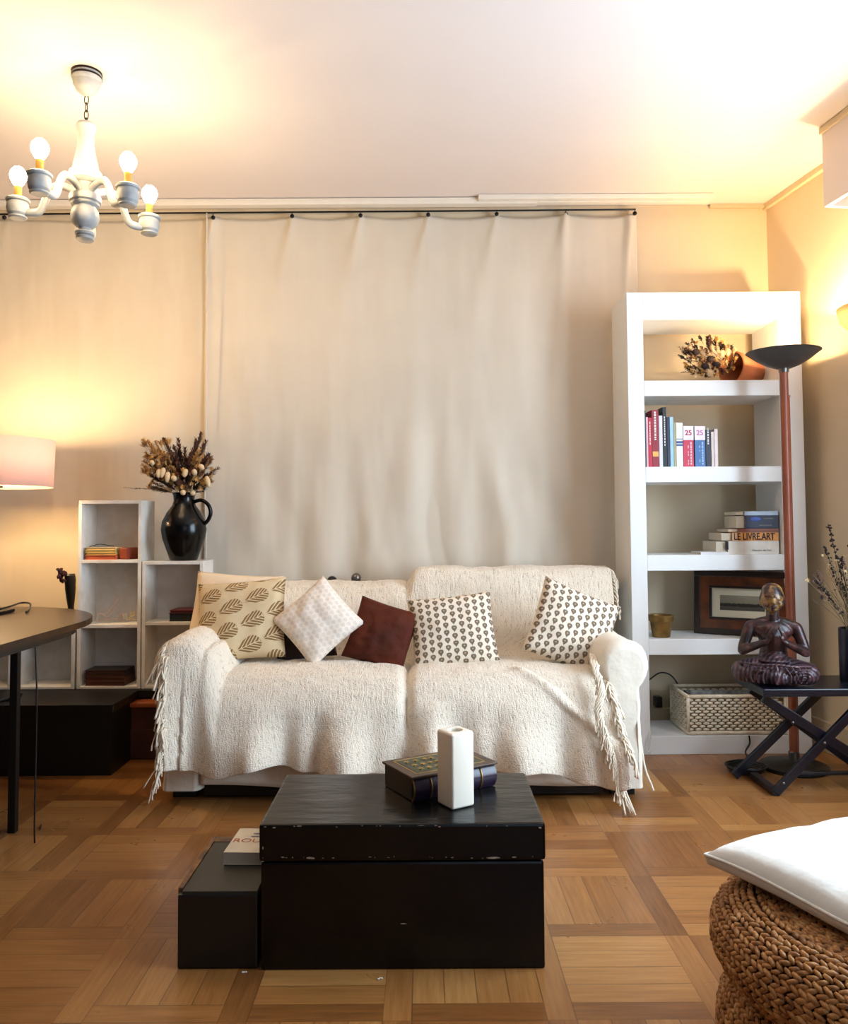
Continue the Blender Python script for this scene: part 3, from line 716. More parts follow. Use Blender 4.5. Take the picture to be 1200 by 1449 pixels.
for k, nm in (('dry_gold', 'golden_leaves'), ('dry_brown', 'brown_leaves'), ('dry_dark', 'dark_seed_heads'), ('dry_cream', 'cream_leaves')):
    for v in bms[k].verts: v.co.z = max(v.co.z, z1+.001)
    obj(nm, bms[k], M[k], t)
bm = new_bm()
for i in range(12):
    c = P(random.uniform(985, 1025), random.uniform(495, 525), BY0+.06); tube(bm, [root_, (root_+c)/2+Vector((0, 0, .005)), c], .0012, 5)
obj('stems', bm, M['dry_stem'], t)

# ------------------------------------------------------------------ fourth shelf: gold pot, framed picture
z4 = zs[3]
g0 = P(935.5, 890, BY0+.075); hgt = P(935, 870, BY0+.07).z - z4
bm = new_bm(); lathe(bm, [(0, .0), (.038, 0), (.041, .003), (.050, hgt*.72), (.0565, hgt*.73), (.058, hgt*.98), (.056, hgt), (.051, hgt*.98), (.047, hgt*.70), (.036, .01), (0, .01)], 36, Matrix.Translation((g0.x, BY0+.075, z4)))
tag(obj('flower_pot', bm, M['gold'], None, True, 40), 'small gold painted plant pot on the fourth bookcase shelf', 'flower pot')
pa = P(983, 880, 3.945)
FA = math.radians(-31)
T = Matrix.Translation((pa.x, 3.945, z4+.001)) @ Matrix.Rotation(FA, 4, 'Z') @ Matrix.Rotation(math.radians(-5), 4, 'X')
FW, FH = .435, .300
t = thing('framed_picture', 'dark burl wood framed landscape photograph leaning on the fourth shelf', 'picture')
def ring(bm, x0, x1, z0, z1, w, ya, yb, bev=.002):
    for a, b in (((x0, ya, z0), (x1, yb, z0+w)), ((x0, ya, z1-w), (x1, yb, z1)), ((x0, ya, z0+w), (x0+w, yb, z1-w)), ((x1-w, ya, z0+w), (x1, yb, z1-w))): box(bm, a, b, bev, M=T)
bm = new_bm(); ring(bm, 0, FW, 0, FH, .028, -.022, .012, .004); fr = obj('outer_frame', bm, M['frame_d'], t)
bm = new_bm(); ring(bm, .026, FW-.026, .026, FH-.026, .046, -.016, .008); obj('burl_frame', bm, M['frame_b'], t)
bm = new_bm(); ring(bm, .070, FW-.070, .070, FH-.070, .012, -.019, .008, .002); obj('inner_frame', bm, M['frame_d'], t)
bm = new_bm(); box(bm, (.08, -.006, .08), (FW-.08, .008, FH-.08), M=T); obj('mat_board', bm, M['mat_board'], t)
mx, mz = .080+.038, .080+.035
b = grid(lambda u, v: T @ Vector((mx+(FW-2*mx)*u, -.0072, mz+(FH-2*mz)*v)), 1, 1, True); obj('photograph', b, M['photo'], t)

# ------------------------------------------------------------------ stitches (weave of small strands)
def stitch_tpl():
    t = bmesh.new(); bmesh.ops.create_icosphere(t, subdivisions=1, radius=1)
    vs = [v.co.copy() for v in t.verts]; fs = [[v.index for v in f.verts] for f in t.faces]; t.free(); return vs, fs
STV, STF = stitch_tpl()
class Soup:
    def __init__(s): s.v = []; s.f = []
    def add(s, c, ax, ay, az):
        n = len(s.v)
        for p in STV: s.v.append(c+ax*p.x+ay*p.y+az*p.z)
        for f in STF: s.f.append([i+n for i in f])
    def build(s, name, m, parent=None):
        me = bpy.data.meshes.new(name); me.from_pydata(s.v, [], s.f); me.materials.append(m)
        me.polygons.foreach_set('use_smooth', [True]*len(me.polygons)); return link(bpy.data.objects.new(name, me), parent)
# wicker basket on the plinth
bl = P(974, 1020, 3.752).x; br = P(1112, 1020, 3.752).x; bz0 = zbm+.001; bz1 = P(1040, 983, 3.75).z; by0, by1 = 3.752, 4.0
t = thing('wicker_basket', 'rectangular whitewashed wicker basket on the bottom of the bookcase', 'basket')
bm = new_bm(); e = .006
for a, b in (((bl+e, by0+e, bz0), (br-e, by1-e, bz0+.008)), ((bl+e, by0+e, bz0), (br-e, by0+e+.004, bz1-.01)), ((bl+e, by1-e-.004, bz0), (br-e, by1-e, bz1-.01)), ((bl+e, by0+e, bz0), (bl+e+.004, by1-e, bz1-.01)), ((br-e-.004, by0+e, bz0), (br-e, by1-e, bz1-.01))): box(bm, a, b)
obj('core', bm, M['basket_in'], t)
S = Soup(); rows = 11; ph = (bz1-bz0-.036)/rows
def panel(p0, p1, nrm):
    p0, p1 = Vector(p0), Vector(p1); L = (p1-p0).length; d = (p1-p0).normalized(); n = int(L/.034)
    for r in range(rows):
        for k in range(n+1):
            s = (k+.5*(r % 2))*L/n
            if s > L-.006: continue
            c = p0+d*s+Vector((0, 0, bz0+.018+ph*(r+.5)))+nrm*.001
            S.add(c, d*(L/n*.50), nrm*.0065, Vector((0, 0, ph*.58)))
panel((bl+.01, by0, 0), (br-.01, by0, 0), Vector((0, -1, 0))); panel((bl, by1-.01, 0), (bl, by0+.01, 0), Vector((-1, 0, 0))); panel((br, by0+.01, 0), (br, by1-.01, 0), Vector((1, 0, 0))); panel((br-.01, by1, 0), (bl+.01, by1, 0), Vector((0, 1, 0)))
panel((bl+.02, by1-.014, 0), (br-.02, by1-.014, 0), Vector((0, -1, 0)))
S.build('weave', M['basket'], t)
bm = new_bm(); cr = [(bl, by0), (br, by0), (br, by1), (bl, by1)]
for z, r_ in ((bz1-.008, .009), (bz0+.009, .009)):
    for i in range(4): a, b = cr[i], cr[(i+1) % 4]; tube(bm, [(a[0], a[1], z), (b[0], b[1], z)], r_, 10)
for x, y in cr: tube(bm, [(x, y, bz0+.009), (x, y, bz1-.008)], .008, 10); ball(bm, (x, y, bz1-.008), .0095); ball(bm, (x, y, bz0+.009), .009)
obj('rim', bm, M['basket'], t, True)
bm = new_bm(); box(bm, (bl+.05, by1-.13, bz0+.10), (br-.06, by1-.12, bz1-.004), .003); box(bm, (bl+.05, by1-.12, bz0+.10), (br-.06, by1-.03, bz1-.02), .003)
tag(obj('folded_fabric', bm, M['basket_liner']), 'grey patterned folded fabric inside the white wicker basket', 'fabric')
bm = new_bm(); sx_ = P(930, 985, 4.13).x
box(bm, (sx_-.03, YB-.012, P(928, 1003, YB).z), (sx_+.05, YB-.001, P(928, 975, YB).z), .003); tag(obj('wall_socket', bm, M['trim']), 'wall socket behind the lowest shelf of the bookcase', 'socket')
bm = new_bm(); box(bm, (sx_-.02, YB-.06, P(928, 998, YB).z), (sx_+.015, YB-.012, P(928, 983, YB).z), .006); box(bm, (SL+.005, 3.99, zbm), (SL+.05, 4.13, zbm+.06), .008)
pl = obj('power_plug', bm, M['plastic']); tag(pl, 'black plug and adapter beside the wicker basket at the bookcase back', 'plug')
def cable(name, pts, r, label, m='plastic'):
    bm = new_bm(); tube(bm, catmull(pts, 8), r, 7); return tag(obj(name, bm, M[m], None, True), label, 'cable')
q = lambda x, y, Y: tuple(P(x, y, Y))
cable('power_cable', [q(919, 962, 4.08), q(934, 952, 4.08), q(950, 956, 4.08), q(962, 975, 4.09), q(965, 1000, 4.10)], .0035, 'thin black cable arching above the wall socket in the bookcase')
cable('power_cable', [q(1060, 1041, 3.728), q(1061, 1052, 3.728), q(1055, 1064, 3.70), (1.42, 3.62, .005), (1.35, 3.5, .005)], .0035, 'black cable running from under the wicker basket to the floor')
cable('power_cable', [q(921, 1033, 3.733), q(918, 1046, 3.731), q(915, 1058, 3.73), q(917, 1064, 3.72), q(921, 1058, 3.73), q(920, 1046, 3.731), q(919, 1036, 3.733)], .002, 'thin white cable looped over the bookcase plinth at its left corner', 'white')

# ------------------------------------------------------------------ torchiere
ty = 3.52; tbx = P(1125, 1080, ty).x; tx = tbx
zbt = P(1107, 522, ty).z; zrim = P(1107, 498, ty).z; rb = (P(1157, 500, ty).x-P(1057, 500, ty).x)/2
tx = P(1107, 500, ty).x; tx = (tx+tbx)/2
t = thing('floor_lamp', 'torchiere floor lamp with dark shallow bowl and reddish brown pole', 'floor lamp', (tx, ty, 0))
bm = new_bm(); lathe(bm, [(0, 0), (.135, 0), (.14, .006), (.138, .016), (.06, .026), (.022, .034), (0, .034)], 48); obj('base', bm, M['black_metal'], t, True, 40)
bm = new_bm(); lathe(bm, [(0, .03), (.0175, .03), (.0175, zbt-.012), (0, zbt-.012)], 20); obj('pole', bm, M['pole'], t, True, 40)
bm = new_bm(); tube(bm, [(.024, .012, .05), (.024, .012, zbt-.12)], .005, 8); box(bm, (.0, .004, zbt-.125), (.028, .016, zbt-.115)); box(bm, (.0, .004, .045), (.028, .016, .055)); obj('cable_tube', bm, M['pole'], t)
bm = new_bm(); lathe(bm, [(0, .028), (.022, .028), (.022, .07), (.0185, .074), (0, .074)], 20); obj('base_collar', bm, M['cap'], t, True, 40)
bm = new_bm(); lathe(bm, [(0, zbt-.016), (.02, zbt-.016), (.022, zbt+.004), (0, zbt+.004)], 20); obj('ferrule', bm, M['cap'], t, True, 40)
hb = zrim-zbt
bm = new_bm(); lathe(bm, [(0, zbt), (.03, zbt+.001), (.07, zbt+hb*.22), (.11, zbt+hb*.55), (rb-.004, zbt+hb*.97), (rb, zbt+hb), (rb-.005, zbt+hb+.001), (.105, zbt+hb*.62), (.06, zbt+hb*.32), (0, zbt+.008)], 56); obj('bowl', bm, M['bowl'], t, True, 60)
bm = new_bm(); tube(bm, [(-.055, 0, zbt+hb*.97), (.055, 0, zbt+hb*.97)], .009, 12); ball(bm, (-.055, 0, zbt+hb*.97), .009); ball(bm, (.055, 0, zbt+hb*.97), .009); obj('light_bulb', bm, M['bulb_to'], t, True)
# wall sconce at the right edge
sy = 3.40; wx = wr(sy)
t = thing('wall_sconce', 'tan half-bowl uplight on the right wall at the photo edge', 'wall lamp', (wx, sy, 0))
zs1 = P(1199, 431, sy).z; zs0 = P(1199, 468, sy).z; sr = wx-P(1196, 440, sy).x
bm = new_bm(); n = 24; T0 = Matrix.Rotation(math.atan(.148), 4, 'Z')
pr = [(.03, zs0-.02), (sr*.55, zs0), (sr*.9, zs0+(zs1-zs0)*.5), (sr, zs1), (sr-.006, zs1), (sr*.85, zs0+(zs1-zs0)*.5), (sr*.5, zs0+.01), (.03, zs0)]
b = grid(lambda u, v: T0 @ Vector((-pr[round(v*(len(pr)-1))][0]*math.sin(PI*u)-.002, pr[round(v*(len(pr)-1))][0]*math.cos(PI*u)*1.5, pr[round(v*(len(pr)-1))][1])), 24, len(pr)-1)
obj('bowl', b, M['sconce'], t, True)
bm = new_bm(); box(bm, (-.03, -.05, zs0), (-.001, .05, zs0+.03), M=T0); obj('wall_plate', bm, M['sconce'], t)
bm = new_bm(); ball(bm, (-sr*.5, 0, zs0+(zs1-zs0)*.62), .022); obj('light_bulb', bm, M['bulb_sc'], t, True)

# ------------------------------------------------------------------ folding side table
TY0, TY1 = 3.14, 3.42; tz = P(1130, 975, TY0).z
tx0 = P(1088, 977, TY0).x; tx1 = 1.855
t = thing('side_table', 'low navy-black lacquered folding table with crossed legs at the right wall', 'side table')
bm = new_bm(); box(bm, (tx0-.02, TY0, tz-.03), (tx1, TY1, tz), .004); obj('tabletop', bm, M['navy'], t)
def bar(bm, a, b, w, d):
    a, b = Vector(a), Vector(b); v = (b-a); L = v.length; ang = math.atan2(v.z, v.x)
    box(bm, (0, -d/2, -w/2), (L, d/2, w/2), .003, M=Matrix.Translation(a) @ Matrix.Rotation(-ang, 4, 'Y'))
zl = tz-.032
legs = [((tx0+.005, TY0+.03), (0, 1)), ((tx0+.005, TY1-.03), (0, 1))]
xL = P(1097, 1112, TY0+.03).x; xc_ = P(1166, 1051, TY0+.03); dx = xc_.x-xL; xR = xL+dx*zl/(xc_.z)
bm = new_bm(); bar(bm, (xL, TY0+.035, .012), (xR, TY0+.035, zl-.01), .034, .018); obj('leg', bm, M['navy'], t)
bm = new_bm(); bar(bm, (tx0+.0, TY0+.056, zl-.012), (tx0+.55, TY0+.056, .016), .036, .018); obj('leg', bm, M['navy'], t)
bm = new_bm(); bar(bm, (P(1038, 1092, TY1-.03).x, TY1-.035, .012), (P(1166, 985, TY1-.03).x, TY1-.035, zl-.012), .034, .018); obj('leg', bm, M['navy'], t)
bm = new_bm(); bar(bm, (tx0+.02, TY1-.056, zl-.012), (tx0+.5, TY1-.056, .016), .036, .018); obj('leg', bm, M['navy'], t)
bm = new_bm()
for x, y, z in ((xc_.x, TY0+.024, xc_.z), (P(1123, 1023, TY0+.04).x, TY0+.045, P(1123, 1023, TY0+.04).z), (xL+.03, TY0+.024, .05)): lathe(bm, [(0, .004), (.005, .003), (.006, 0)], 12, Matrix.Translation((x, y, z)) @ Matrix.Rotation(PI/2, 4, 'X'))
obj('rivets', bm, M['cap'], t, True)
bm = new_bm(); box(bm, (xL-.012, TY0+.03, .002), (xL+.02, TY1-.03, .026), .004); box(bm, (tx0+.52, TY0+.05, .002), (tx0+.55, TY1-.05, .026), .004); box(bm, (tx0+.16, TY0+.12, .05), (tx0+.42, TY0+.145, .062), .003); obj('stretcher', bm, M['navy'], t)
# black bag and cable coil on the floor beneath
bm = new_bm(); c0 = PZ(1042, 1088, .012)
for k in range(4):
    r_ = .065+.006*k; tube(bm, [(c0.x+.04+r_*math.cos(a*PI/12)*1.0, c0.y+r_*math.sin(a*PI/12)*.9, .006+.007*k+.002*math.sin(a+k)) for a in range(25)], .0045, 7)
tag(obj('cable_coil', bm, M['plastic'], None, True), 'coil of black cable on the floor left of the folding table', 'cable')
# tall vase + dried stems
vx = P(1212, 930, 3.29).x; vz1 = P(1200, 889, 3.29).z
bm = new_bm(); lathe(bm, [(0, .0), (.062, 0), (.064, .01), (.064, vz1-tz-.004), (.062, vz1-tz), (.057, vz1-tz-.004), (.056, .02), (0, .02)], 36, Matrix.Translation((vx, 3.29, tz+.0005)))
tag(obj('vase', bm, M['navy_vase'], None, True, 40), 'tall dark navy cylinder vase standing on the folding table', 'vase')
random.seed(5)
t = thing('dried_bouquet', 'loose dried mauve and dark seed flowers standing in the navy vase', 'dried flowers')
bb = {k: new_bm() for k in ('dry_stem', 'dry_dark', 'dry_pink', 'dry_cream')}
vb = Vector((vx, 3.29, vz1-.12))
def lim(p):
    p = Vector(p); p.y = min(p.y, 3.5); p.x = min(p.x, wr(p.y)-.02); return p
def fl(px, py, Y=3.27): return lim(P(px, py, Y))
spikes = [(1173, 745), (1167, 775), (1156, 822), (1190, 790), (1205, 770), (1215, 755)]
for px, py in spikes:
    e = fl(px, py); s0 = vb+Vector((random.uniform(-.02, .02), 0, .1)); pts = catmull([vb, s0, s0+(e-s0)*.55+Vector((-.005, 0, .01)), e], 8); tube(bb['dry_stem'], pts, .0012, 5)
    bm = new_bm(); tube(bm, pts[12:], .0014, 5)
    for p_ in pts[13:]:
        for j in range(5): ball(bm, p_+Vector([random.gauss(0, .0045) for _ in range(3)]), random.uniform(.003, .0055), 1)
    for v_ in bm.verts: v_.co.x = min(v_.co.x, wr(v_.co.y)-.006)
    obj('seed_spike', bm, M['dry_dark'], t)
for i in range(70):
    px = random.uniform(1142, 1245); top = 785 if px > 1160 else 800
    py = random.uniform(top, 850)+max(0, (1165-px)*.3); e = fl(px, py, random.uniform(3.2, 3.36)); s0 = vb+Vector((random.uniform(-.03, .03), random.uniform(-.02, .02), .1))
    tube(bb['dry_stem'], catmull([vb, s0, s0+(e-s0)*.6+Vector((0, 0, .012)), e], 4), .0009, 4)
    k = random.choices(['dry_pink', 'dry_cream', 'dry_dark'], (4, 3, 3))[0]
    if random.random() < .5:
        if k == 'dry_cream':
            bm = new_bm(); bloom(bm, e, random.uniform(.008, .014), (e-s0)+Vector((0, -.1, 0)), 8)
            for v_ in bm.verts: v_.co.x = min(v_.co.x, wr(v_.co.y)-.006)
            obj('pale_flower', bm, M[k], t)
        else: bloom(bb[k], e, random.uniform(.007, .014), (e-s0)+Vector((0, -.1, 0)), 8)
    else: plume(bb[k], e-(e-s0)*.15, e, .010, 10, r=.0008)
for k, nm in (('dry_stem', 'stems'), ('dry_dark', 'dark_sprigs'), ('dry_pink', 'mauve_flowers'), ('dry_cream', 'pale_sprigs')):
    for v in bb[k].verts: v.co.x = min(v.co.x, wr(v.co.y)-.006)
    obj(nm, bb[k], M[k], t)

# ------------------------------------------------------------------ seated statue
sc0 = P(1096, 975, 3.27)
t = thing('seated_statue', 'dark carved seated figure with raised hands and gilded head on the folding table', 'statue', (sc0.x, 3.27, tz+.001), math.radians(-18))
bm = new_bm()
ball(bm, (0, .015, .045), (.10, .07, .045), 3)
for s in (-1, 1):
    capsule(bm, (s*.035, .02, .055), (s*.122, -.03, .046), .05, .042)
    capsule(bm, (s*.12, -.04, .040), (-s*.02, -.085, .040 if s > 0 else .030), .038, .026)
    ball(bm, (-s*.055, -.088, .058), (.030, .018, .012), 2)
    capsule(bm, (s*.030, .012, .236), (s*.082, .012, .218), .024, .024)
    capsule(bm, (s*.086, .010, .216), (s*.116, -.012, .128), .024, .020)
    capsule(bm, (s*.116, -.014, .125), (s*.036, -.082, .168), .020, .013)
    ball(bm, (s*.026, -.088, .186), (.008, .014, .020), 2)
    for j, (ln_, of) in enumerate(((.030, -.010), (.036, -.0035), (.034, .003), (.026, .0095))):
        capsule(bm, (s*.024, -.088+of, .198), (s*.019, -.090+of*1.3, .198+ln_*.55), .0042, .0038, 8)
        capsule(bm, (s*.019, -.090+of*1.3, .198+ln_*.55), (s*.012, -.088+of*1.3, .198+ln_), .0038, .0032, 8)
    capsule(bm, (s*.024, -.098, .178), (s*.014, -.108, .198), .0045, .0035, 8)
capsule(bm, (0, .018, .07), (0, .015, .125), .062, .052)
capsule(bm, (0, .015, .12), (0, .012, .19), .050, .058)
ball(bm, (0, .010, .205), (.078, .045, .045), 3)
ball(bm, (0, -.012, .09), (.062, .055, .014), 3)
capsule(bm, (0, .008, .235), (0, .002, .285), .026, .024)
o = obj('body', bm, M['statue'], t, True)
r_ = o.modifiers.new('remesh', 'REMESH'); r_.mode = 'VOXEL'; r_.voxel_size = .003; r_.use_smooth_shade = True
s_ = o.modifiers.new('smooth', 'SMOOTH'); s_.iterations = 3
bm = new_bm()
ball(bm, (0, 0, .345), (.046, .050, .056), 3); ball(bm, (0, -.012, .322), (.033, .034, .034), 3); ball(bm, (0, -.040, .304), (.012, .009, .009), 2)
capsule(bm, (0, -.046, .348), (0, -.054, .330), .005, .008); ball(bm, (0, -.046, .318), (.014, .006, .0035), 2); ball(bm, (0, -.046, .312), (.011, .006, .0035), 2)
for s in (-1, 1):
    ball(bm, (s*.017, -.041, .345), (.010, .006, .005), 2); capsule(bm, (s*.006, -.047, .356), (s*.026, -.038, .357), .003, .0025)
    ball(bm, (s*.043, .002, .335), (.006, .011, .024), 2); ball(bm, (s*.024, -.030, .325), (.014, .014, .014), 2)
ball(bm, (0, .006, .372), (.040, .044, .034), 3)
bmesh.ops.transform(bm, matrix=Matrix.Translation((0, 0, -.012)), verts=bm.verts)
o = obj('head', bm, M['statue'], t, True)
r_ = o.modifiers.new('remesh', 'REMESH'); r_.mode = 'VOXEL'; r_.voxel_size = .0022; r_.use_smooth_shade = True
s_ = o.modifiers.new('smooth', 'SMOOTH'); s_.iterations = 2
bm = new_bm()
tube(bm, catmull([(-.13, -.055, .082), (-.06, -.10, .082), (0, -.108, .086), (.06, -.098, .080), (.13, -.055, .075)], 8), .005, 8)
tube(bm, catmull([(0, -.11, .084), (.004, -.118, .05), (.0, -.12, .012)], 6), .006, 8, flat=.5)
for k in range(4): 
    for s in (-1, 1): tube(bm, catmull([(s*(.03+.024*k), -.112+.006*k, .078), (s*(.05+.022*k), -.118+.012*k, .045), (s*(.045+.02*k), -.112+.01*k, .012)], 5), .003, 6)
obj('robe_folds', bm, M['statue'], t, True)

# ------------------------------------------------------------------ left shelves
UY0, UY1 = 3.80, 3.985
def unit(name, label, pl_, pr_, ys, rightpx=None):
    """ys: shelf tops in the photo from the top down; last is the unit's foot"""
    z = [P((pl_+pr_)/2, y, UY0).z for y in ys]; x0, x1 = P(pl_, 880, UY0).x, P(pr_, 880, UY0).x
    t = thing(name, label, 'shelf unit')
    e = .016; z[-1] = BZ
    for a, b in ((x0, x0+e), (x1-e, x1)): bm = new_bm(); box(bm, (a, UY0, z[-1]), (b, UY1, z[0]), .002); obj('side_panel', bm, M['white_old'], t)
    for i, zz in enumerate(z[:-1]):
        bm = new_bm(); box(bm, (x0+e, UY0+.001, zz-e), (x1-e, UY1-.008, zz-(.0005 if i == 0 else 0)), .002); obj('top_panel' if i == 0 else 'shelf', bm, M['white_old'], t)
    bm = new_bm(); box(bm, (x0+e, UY0+.001, z[-1]), (x1-e, UY1-.008, z[-1]+.012), .002); obj('bottom_panel', bm, M['white_old'], t)
    bm = new_bm(); box(bm, (x0+e, UY1-.008, z[-1]+.001), (x1-e, UY1, z[0]-.001)); obj('back_panel', bm, M['white_old'], t)
    return x0+e, x1-e, z
BZ = P(150, 975, UY0).z
u1 = unit('shelf_unit', 'tallest white painted open shelf unit with three compartments', 109, 199, (708, 792, 884, 975))
u2 = unit('shelf_unit', 'two-compartment white shelf unit under the black jug', 200.5, 287, (794, 880, 975))
u3 = unit('shelf_unit', 'low white shelf unit behind the table leg', 19, 106, (886, 975))
u4 = unit('shelf_unit', 'low white shelf unit cut off by the left photo edge', -70, 17, (886, 975))
t = thing('low_bench', 'low black bench carrying the white shelf units', 'bench')
x0, x1 = P(-160, 990, 3.78).x, P(262, 990, 3.78).x
bm = new_bm(); box(bm, (x0, 3.77, BZ-.035), (x1, 4.06, BZ-.0005), .003); box(bm, (x0, 3.47, BZ-.035), (P(160, 1000, 3.47).x, 3.77, BZ-.0005), .003); obj('seat', bm, M['blackw'], t)
bm = new_bm(); box(bm, (x0, 4.03, 0), (x1, 4.055, BZ-.035)); obj('back_panel', bm, M['blackw'], t)
for x in (x0, P(150, 1000, 3.8).x, x1-.03): bm = new_bm(); box(bm, (x, 3.79, 0), (x+.03, 4.03, BZ-.035)); obj('leg', bm, M['blackw'], t)
bm = new_bm(); box(bm, (x0+.03, 3.48, 0), (P(160, 1000, 3.47).x-.01, 3.50, BZ-.036)); box(bm, (P(160, 1000, 3.47).x-.03, 3.50, 0), (P(160, 1000, 3.47).x-.01, 3.77, BZ-.036)); obj('front_panel', bm, M['blackw'], t)
# brown step under the bench
sx0, sx1 = P(171, 1030, 3.70).x, -1.06; szt = BZ-.042
t = thing('storage_box', 'brown box with orange-brown lid between the bench and the sofa arm', 'storage box')
bm = new_bm(); box(bm, (sx0+.01, 3.715, 0), (sx1, 3.78, szt-.02), .003); box(bm, (sx0+.03, 3.78, 0), (sx1, 4.0, szt-.02), .003); obj('body', bm, M['brown_box'], t)
bm = new_bm(); box(bm, (sx0+.015, 3.695, szt-.022), (sx1, 3.79, szt), .006); obj('lid', bm, M['brown_top'], t)
bm = new_bm(); box(bm, (sx0, 3.708, .004), (sx1, 3.716, szt*.52), .002); obj('front_panel', bm, M['brown_box'], t)

def oldbook(name, label, x0, x1, z0, z1, c, y0=UY0+.025, d=.12, group=None, rz=0, pc=None):
    t = thing(name, label, 'book', (x0, y0, z0), rz, group); w = x1-x0; h = z1-z0
    bm = new_bm(); box(bm, (0, 0, 0), (w, d, .0018), .0005); box(bm, (0, 0, h-.0018), (w, d, h), .0005); box(bm, (w-.002, 0, 0), (w+.001, d, h), .001); obj('cover', bm, cov(c), t)
    bm = new_bm(); box(bm, (.004, .003, .0018), (w-.002, d-.004, h-.0018)); obj('page_block', bm, M['pages'] if pc is None else cov(pc), t)
    return t
z = u1[2]; zz = z[1]; xa = P(121, 785, UY0+.025).x; xb = P(166, 785, UY0+.025).x
hs = [.021, .011, .013, .012]; cs = [(190, 92, 60), (206, 170, 96), (196, 176, 96), (222, 196, 150)]
lbs = ['old orange-red book at the bottom of the stack in the tallest unit', 'old tan book second from the bottom in the top compartment', 'old yellowish book third from the bottom in the top compartment', 'cream frayed book on top of the stack in the top compartment']
for i, (h, c, lb) in enumerate(zip(hs, cs, lbs)):
    oldbook('book', lb, xa+.003*(i % 2), xb-.002*i, zz, zz+h-.0005, c, UY0+.012+.003*(i % 2), .13, 'worn books in the top compartment', math.radians(2*i-3), pc=(200, 160, 90) if i else (176, 84, 50)); zz += h
zz2 = z[1]; o = thing('book', 'dark red bound book standing its spine beside the worn stack', 'book', (xb+.012, UY0+.02, zz2), math.radians(-18))
bm = new_bm(); box(bm, (0, 0, 0), (.045, .11, .055), .004); obj('cover', bm, cov((112, 38, 26)), o); bm = new_bm(); box(bm, (.003, -.0006, .006), (.042, .02, .050)); obj('page_block', bm, cov((140, 60, 36)), o)
bm = new_bm(); tube(bm, catmull([(xa+.0, UY0+.07, zz+.003), (xa+.05, UY0+.06, zz+.014), (xa+.09, UY0+.05, zz+.010), (xa+.12, UY0+.06, zz+.005)], 6), .0035, 6, flat=.5); tag(obj('glasses_strap', bm, M['plastic'], None, True), 'black strap lying on the worn books in the tallest unit', 'strap')
# dark brown stack, lowest compartment
z0 = BZ+.0125; xa = P(119, 966, UY0+.01).x; xb = P(164, 966, UY0+.01).x; hs = [.020, .020, .017, .014]
lbs = ['dark brown old book at the foot of the stack in the lowest compartment', 'reddish brown old book second from the bottom, lowest compartment', 'dark leather book third from the bottom, lowest compartment', 'black-brown book topping the stack in the lowest compartment']
for i, (h, c, lb) in enumerate(zip(hs, [(70, 34, 22), (96, 52, 36), (52, 32, 24), (34, 26, 22)], lbs)):
    oldbook('book', lb, xa, xb+.04, z0, z0+h-.0005, c, UY0+.012, .13, 'dark books in the lowest compartment', math.radians(-2+i), pc=(90, 52, 34)); z0 += h
# red and black books in the two-compartment unit
z0 = u2[2][1]; xa = P(239, 872, UY0+.02).x; xb = P(278, 872, UY0+.02).x
oldbook('book', 'black book lying under the dark red book beside the cushion', xa, xb, z0, z0+.038, (24, 26, 28), UY0+.015, .14, pc=(26, 30, 32))
oldbook('book', 'dark red book lying on the black book in the two-compartment unit', xa+.002, xb, z0+.0385, z0+.052, (112, 36, 40), UY0+.017, .14, pc=(80, 30, 32))
# wire word
zl0 = u1[2][2]
t = thing('wire_word', 'thin pink wire script word standing in the middle compartment', 'decoration')
strokes = {'pink_neon': [[(137, 874), (143, 872), (150, 877), (143, 882), (137, 880), (140, 874), (150, 872), (158, 862), (164, 852), (170, 849), (168, 856), (160, 866), (152, 876), (150, 881), (160, 879), (168, 881)], [(172, 872), (167, 874), (166, 880), (171, 882), (175, 877), (172, 872), (176, 873)]],
           'yellow_neon': [[(178, 871), (180, 880), (182, 881), (185, 874), (185, 869)], [(187, 876), (191, 873), (190, 868), (187, 872), (187, 880), (192, 880)]]}
for k, nm in (('pink_neon', 'pink_letters'), ('yellow_neon', 'yellow_letters')):
    bm = new_bm()
    for s in strokes[k]:
        pts = []
        for x, y in s:
            p_ = P(x, y, UY0+.10); p_.z = max(p_.z+.012, zl0+.003); pts.append(p_)
        tube(bm, catmull(pts, 5), .0021, 6)
    obj(nm, bm, M[k], t, True)
# black jug with handle on the two-compartment unit
zj = u2[2][0]; jp = P(260, 780, UY0+.08); J = Matrix.Translation((jp.x, UY0+.08, zj))
k_ = 3.88/1150; jh = P(260, 697, 3.88).z-zj
t = thing('jug', 'black glazed ceramic jug with side handle on the shelf unit', 'jug')
pf = [(0, 0), (.058, 0), (.064, .004), (.080, .05), (.098, .10), (.106, .145), (.100, .185), (.080, .225), (.056, .258), (.048, .28), (.050, .305), (.056, .318), (.052, .320), (.044, .30), (.04, .27), (0, .25)]
sc_ = jh/.320
bm = new_bm(); lathe(bm, [(r, z*sc_) for r, z in pf], 48, J); obj('body', bm, M['jug'], t, True, 60)
bm = new_bm(); tube(bm, catmull([J @ Vector(p) for p in ((.046, 0, .275*sc_), (.085, -.01, .283*sc_), (.118, -.012, .262*sc_), (.130, -.01, .225*sc_), (.118, -.008, .19*sc_), (.092, 0, .165*sc_))], 6), .0115, 12, flat=.8); obj('handle', bm, M['jug'], t, True)
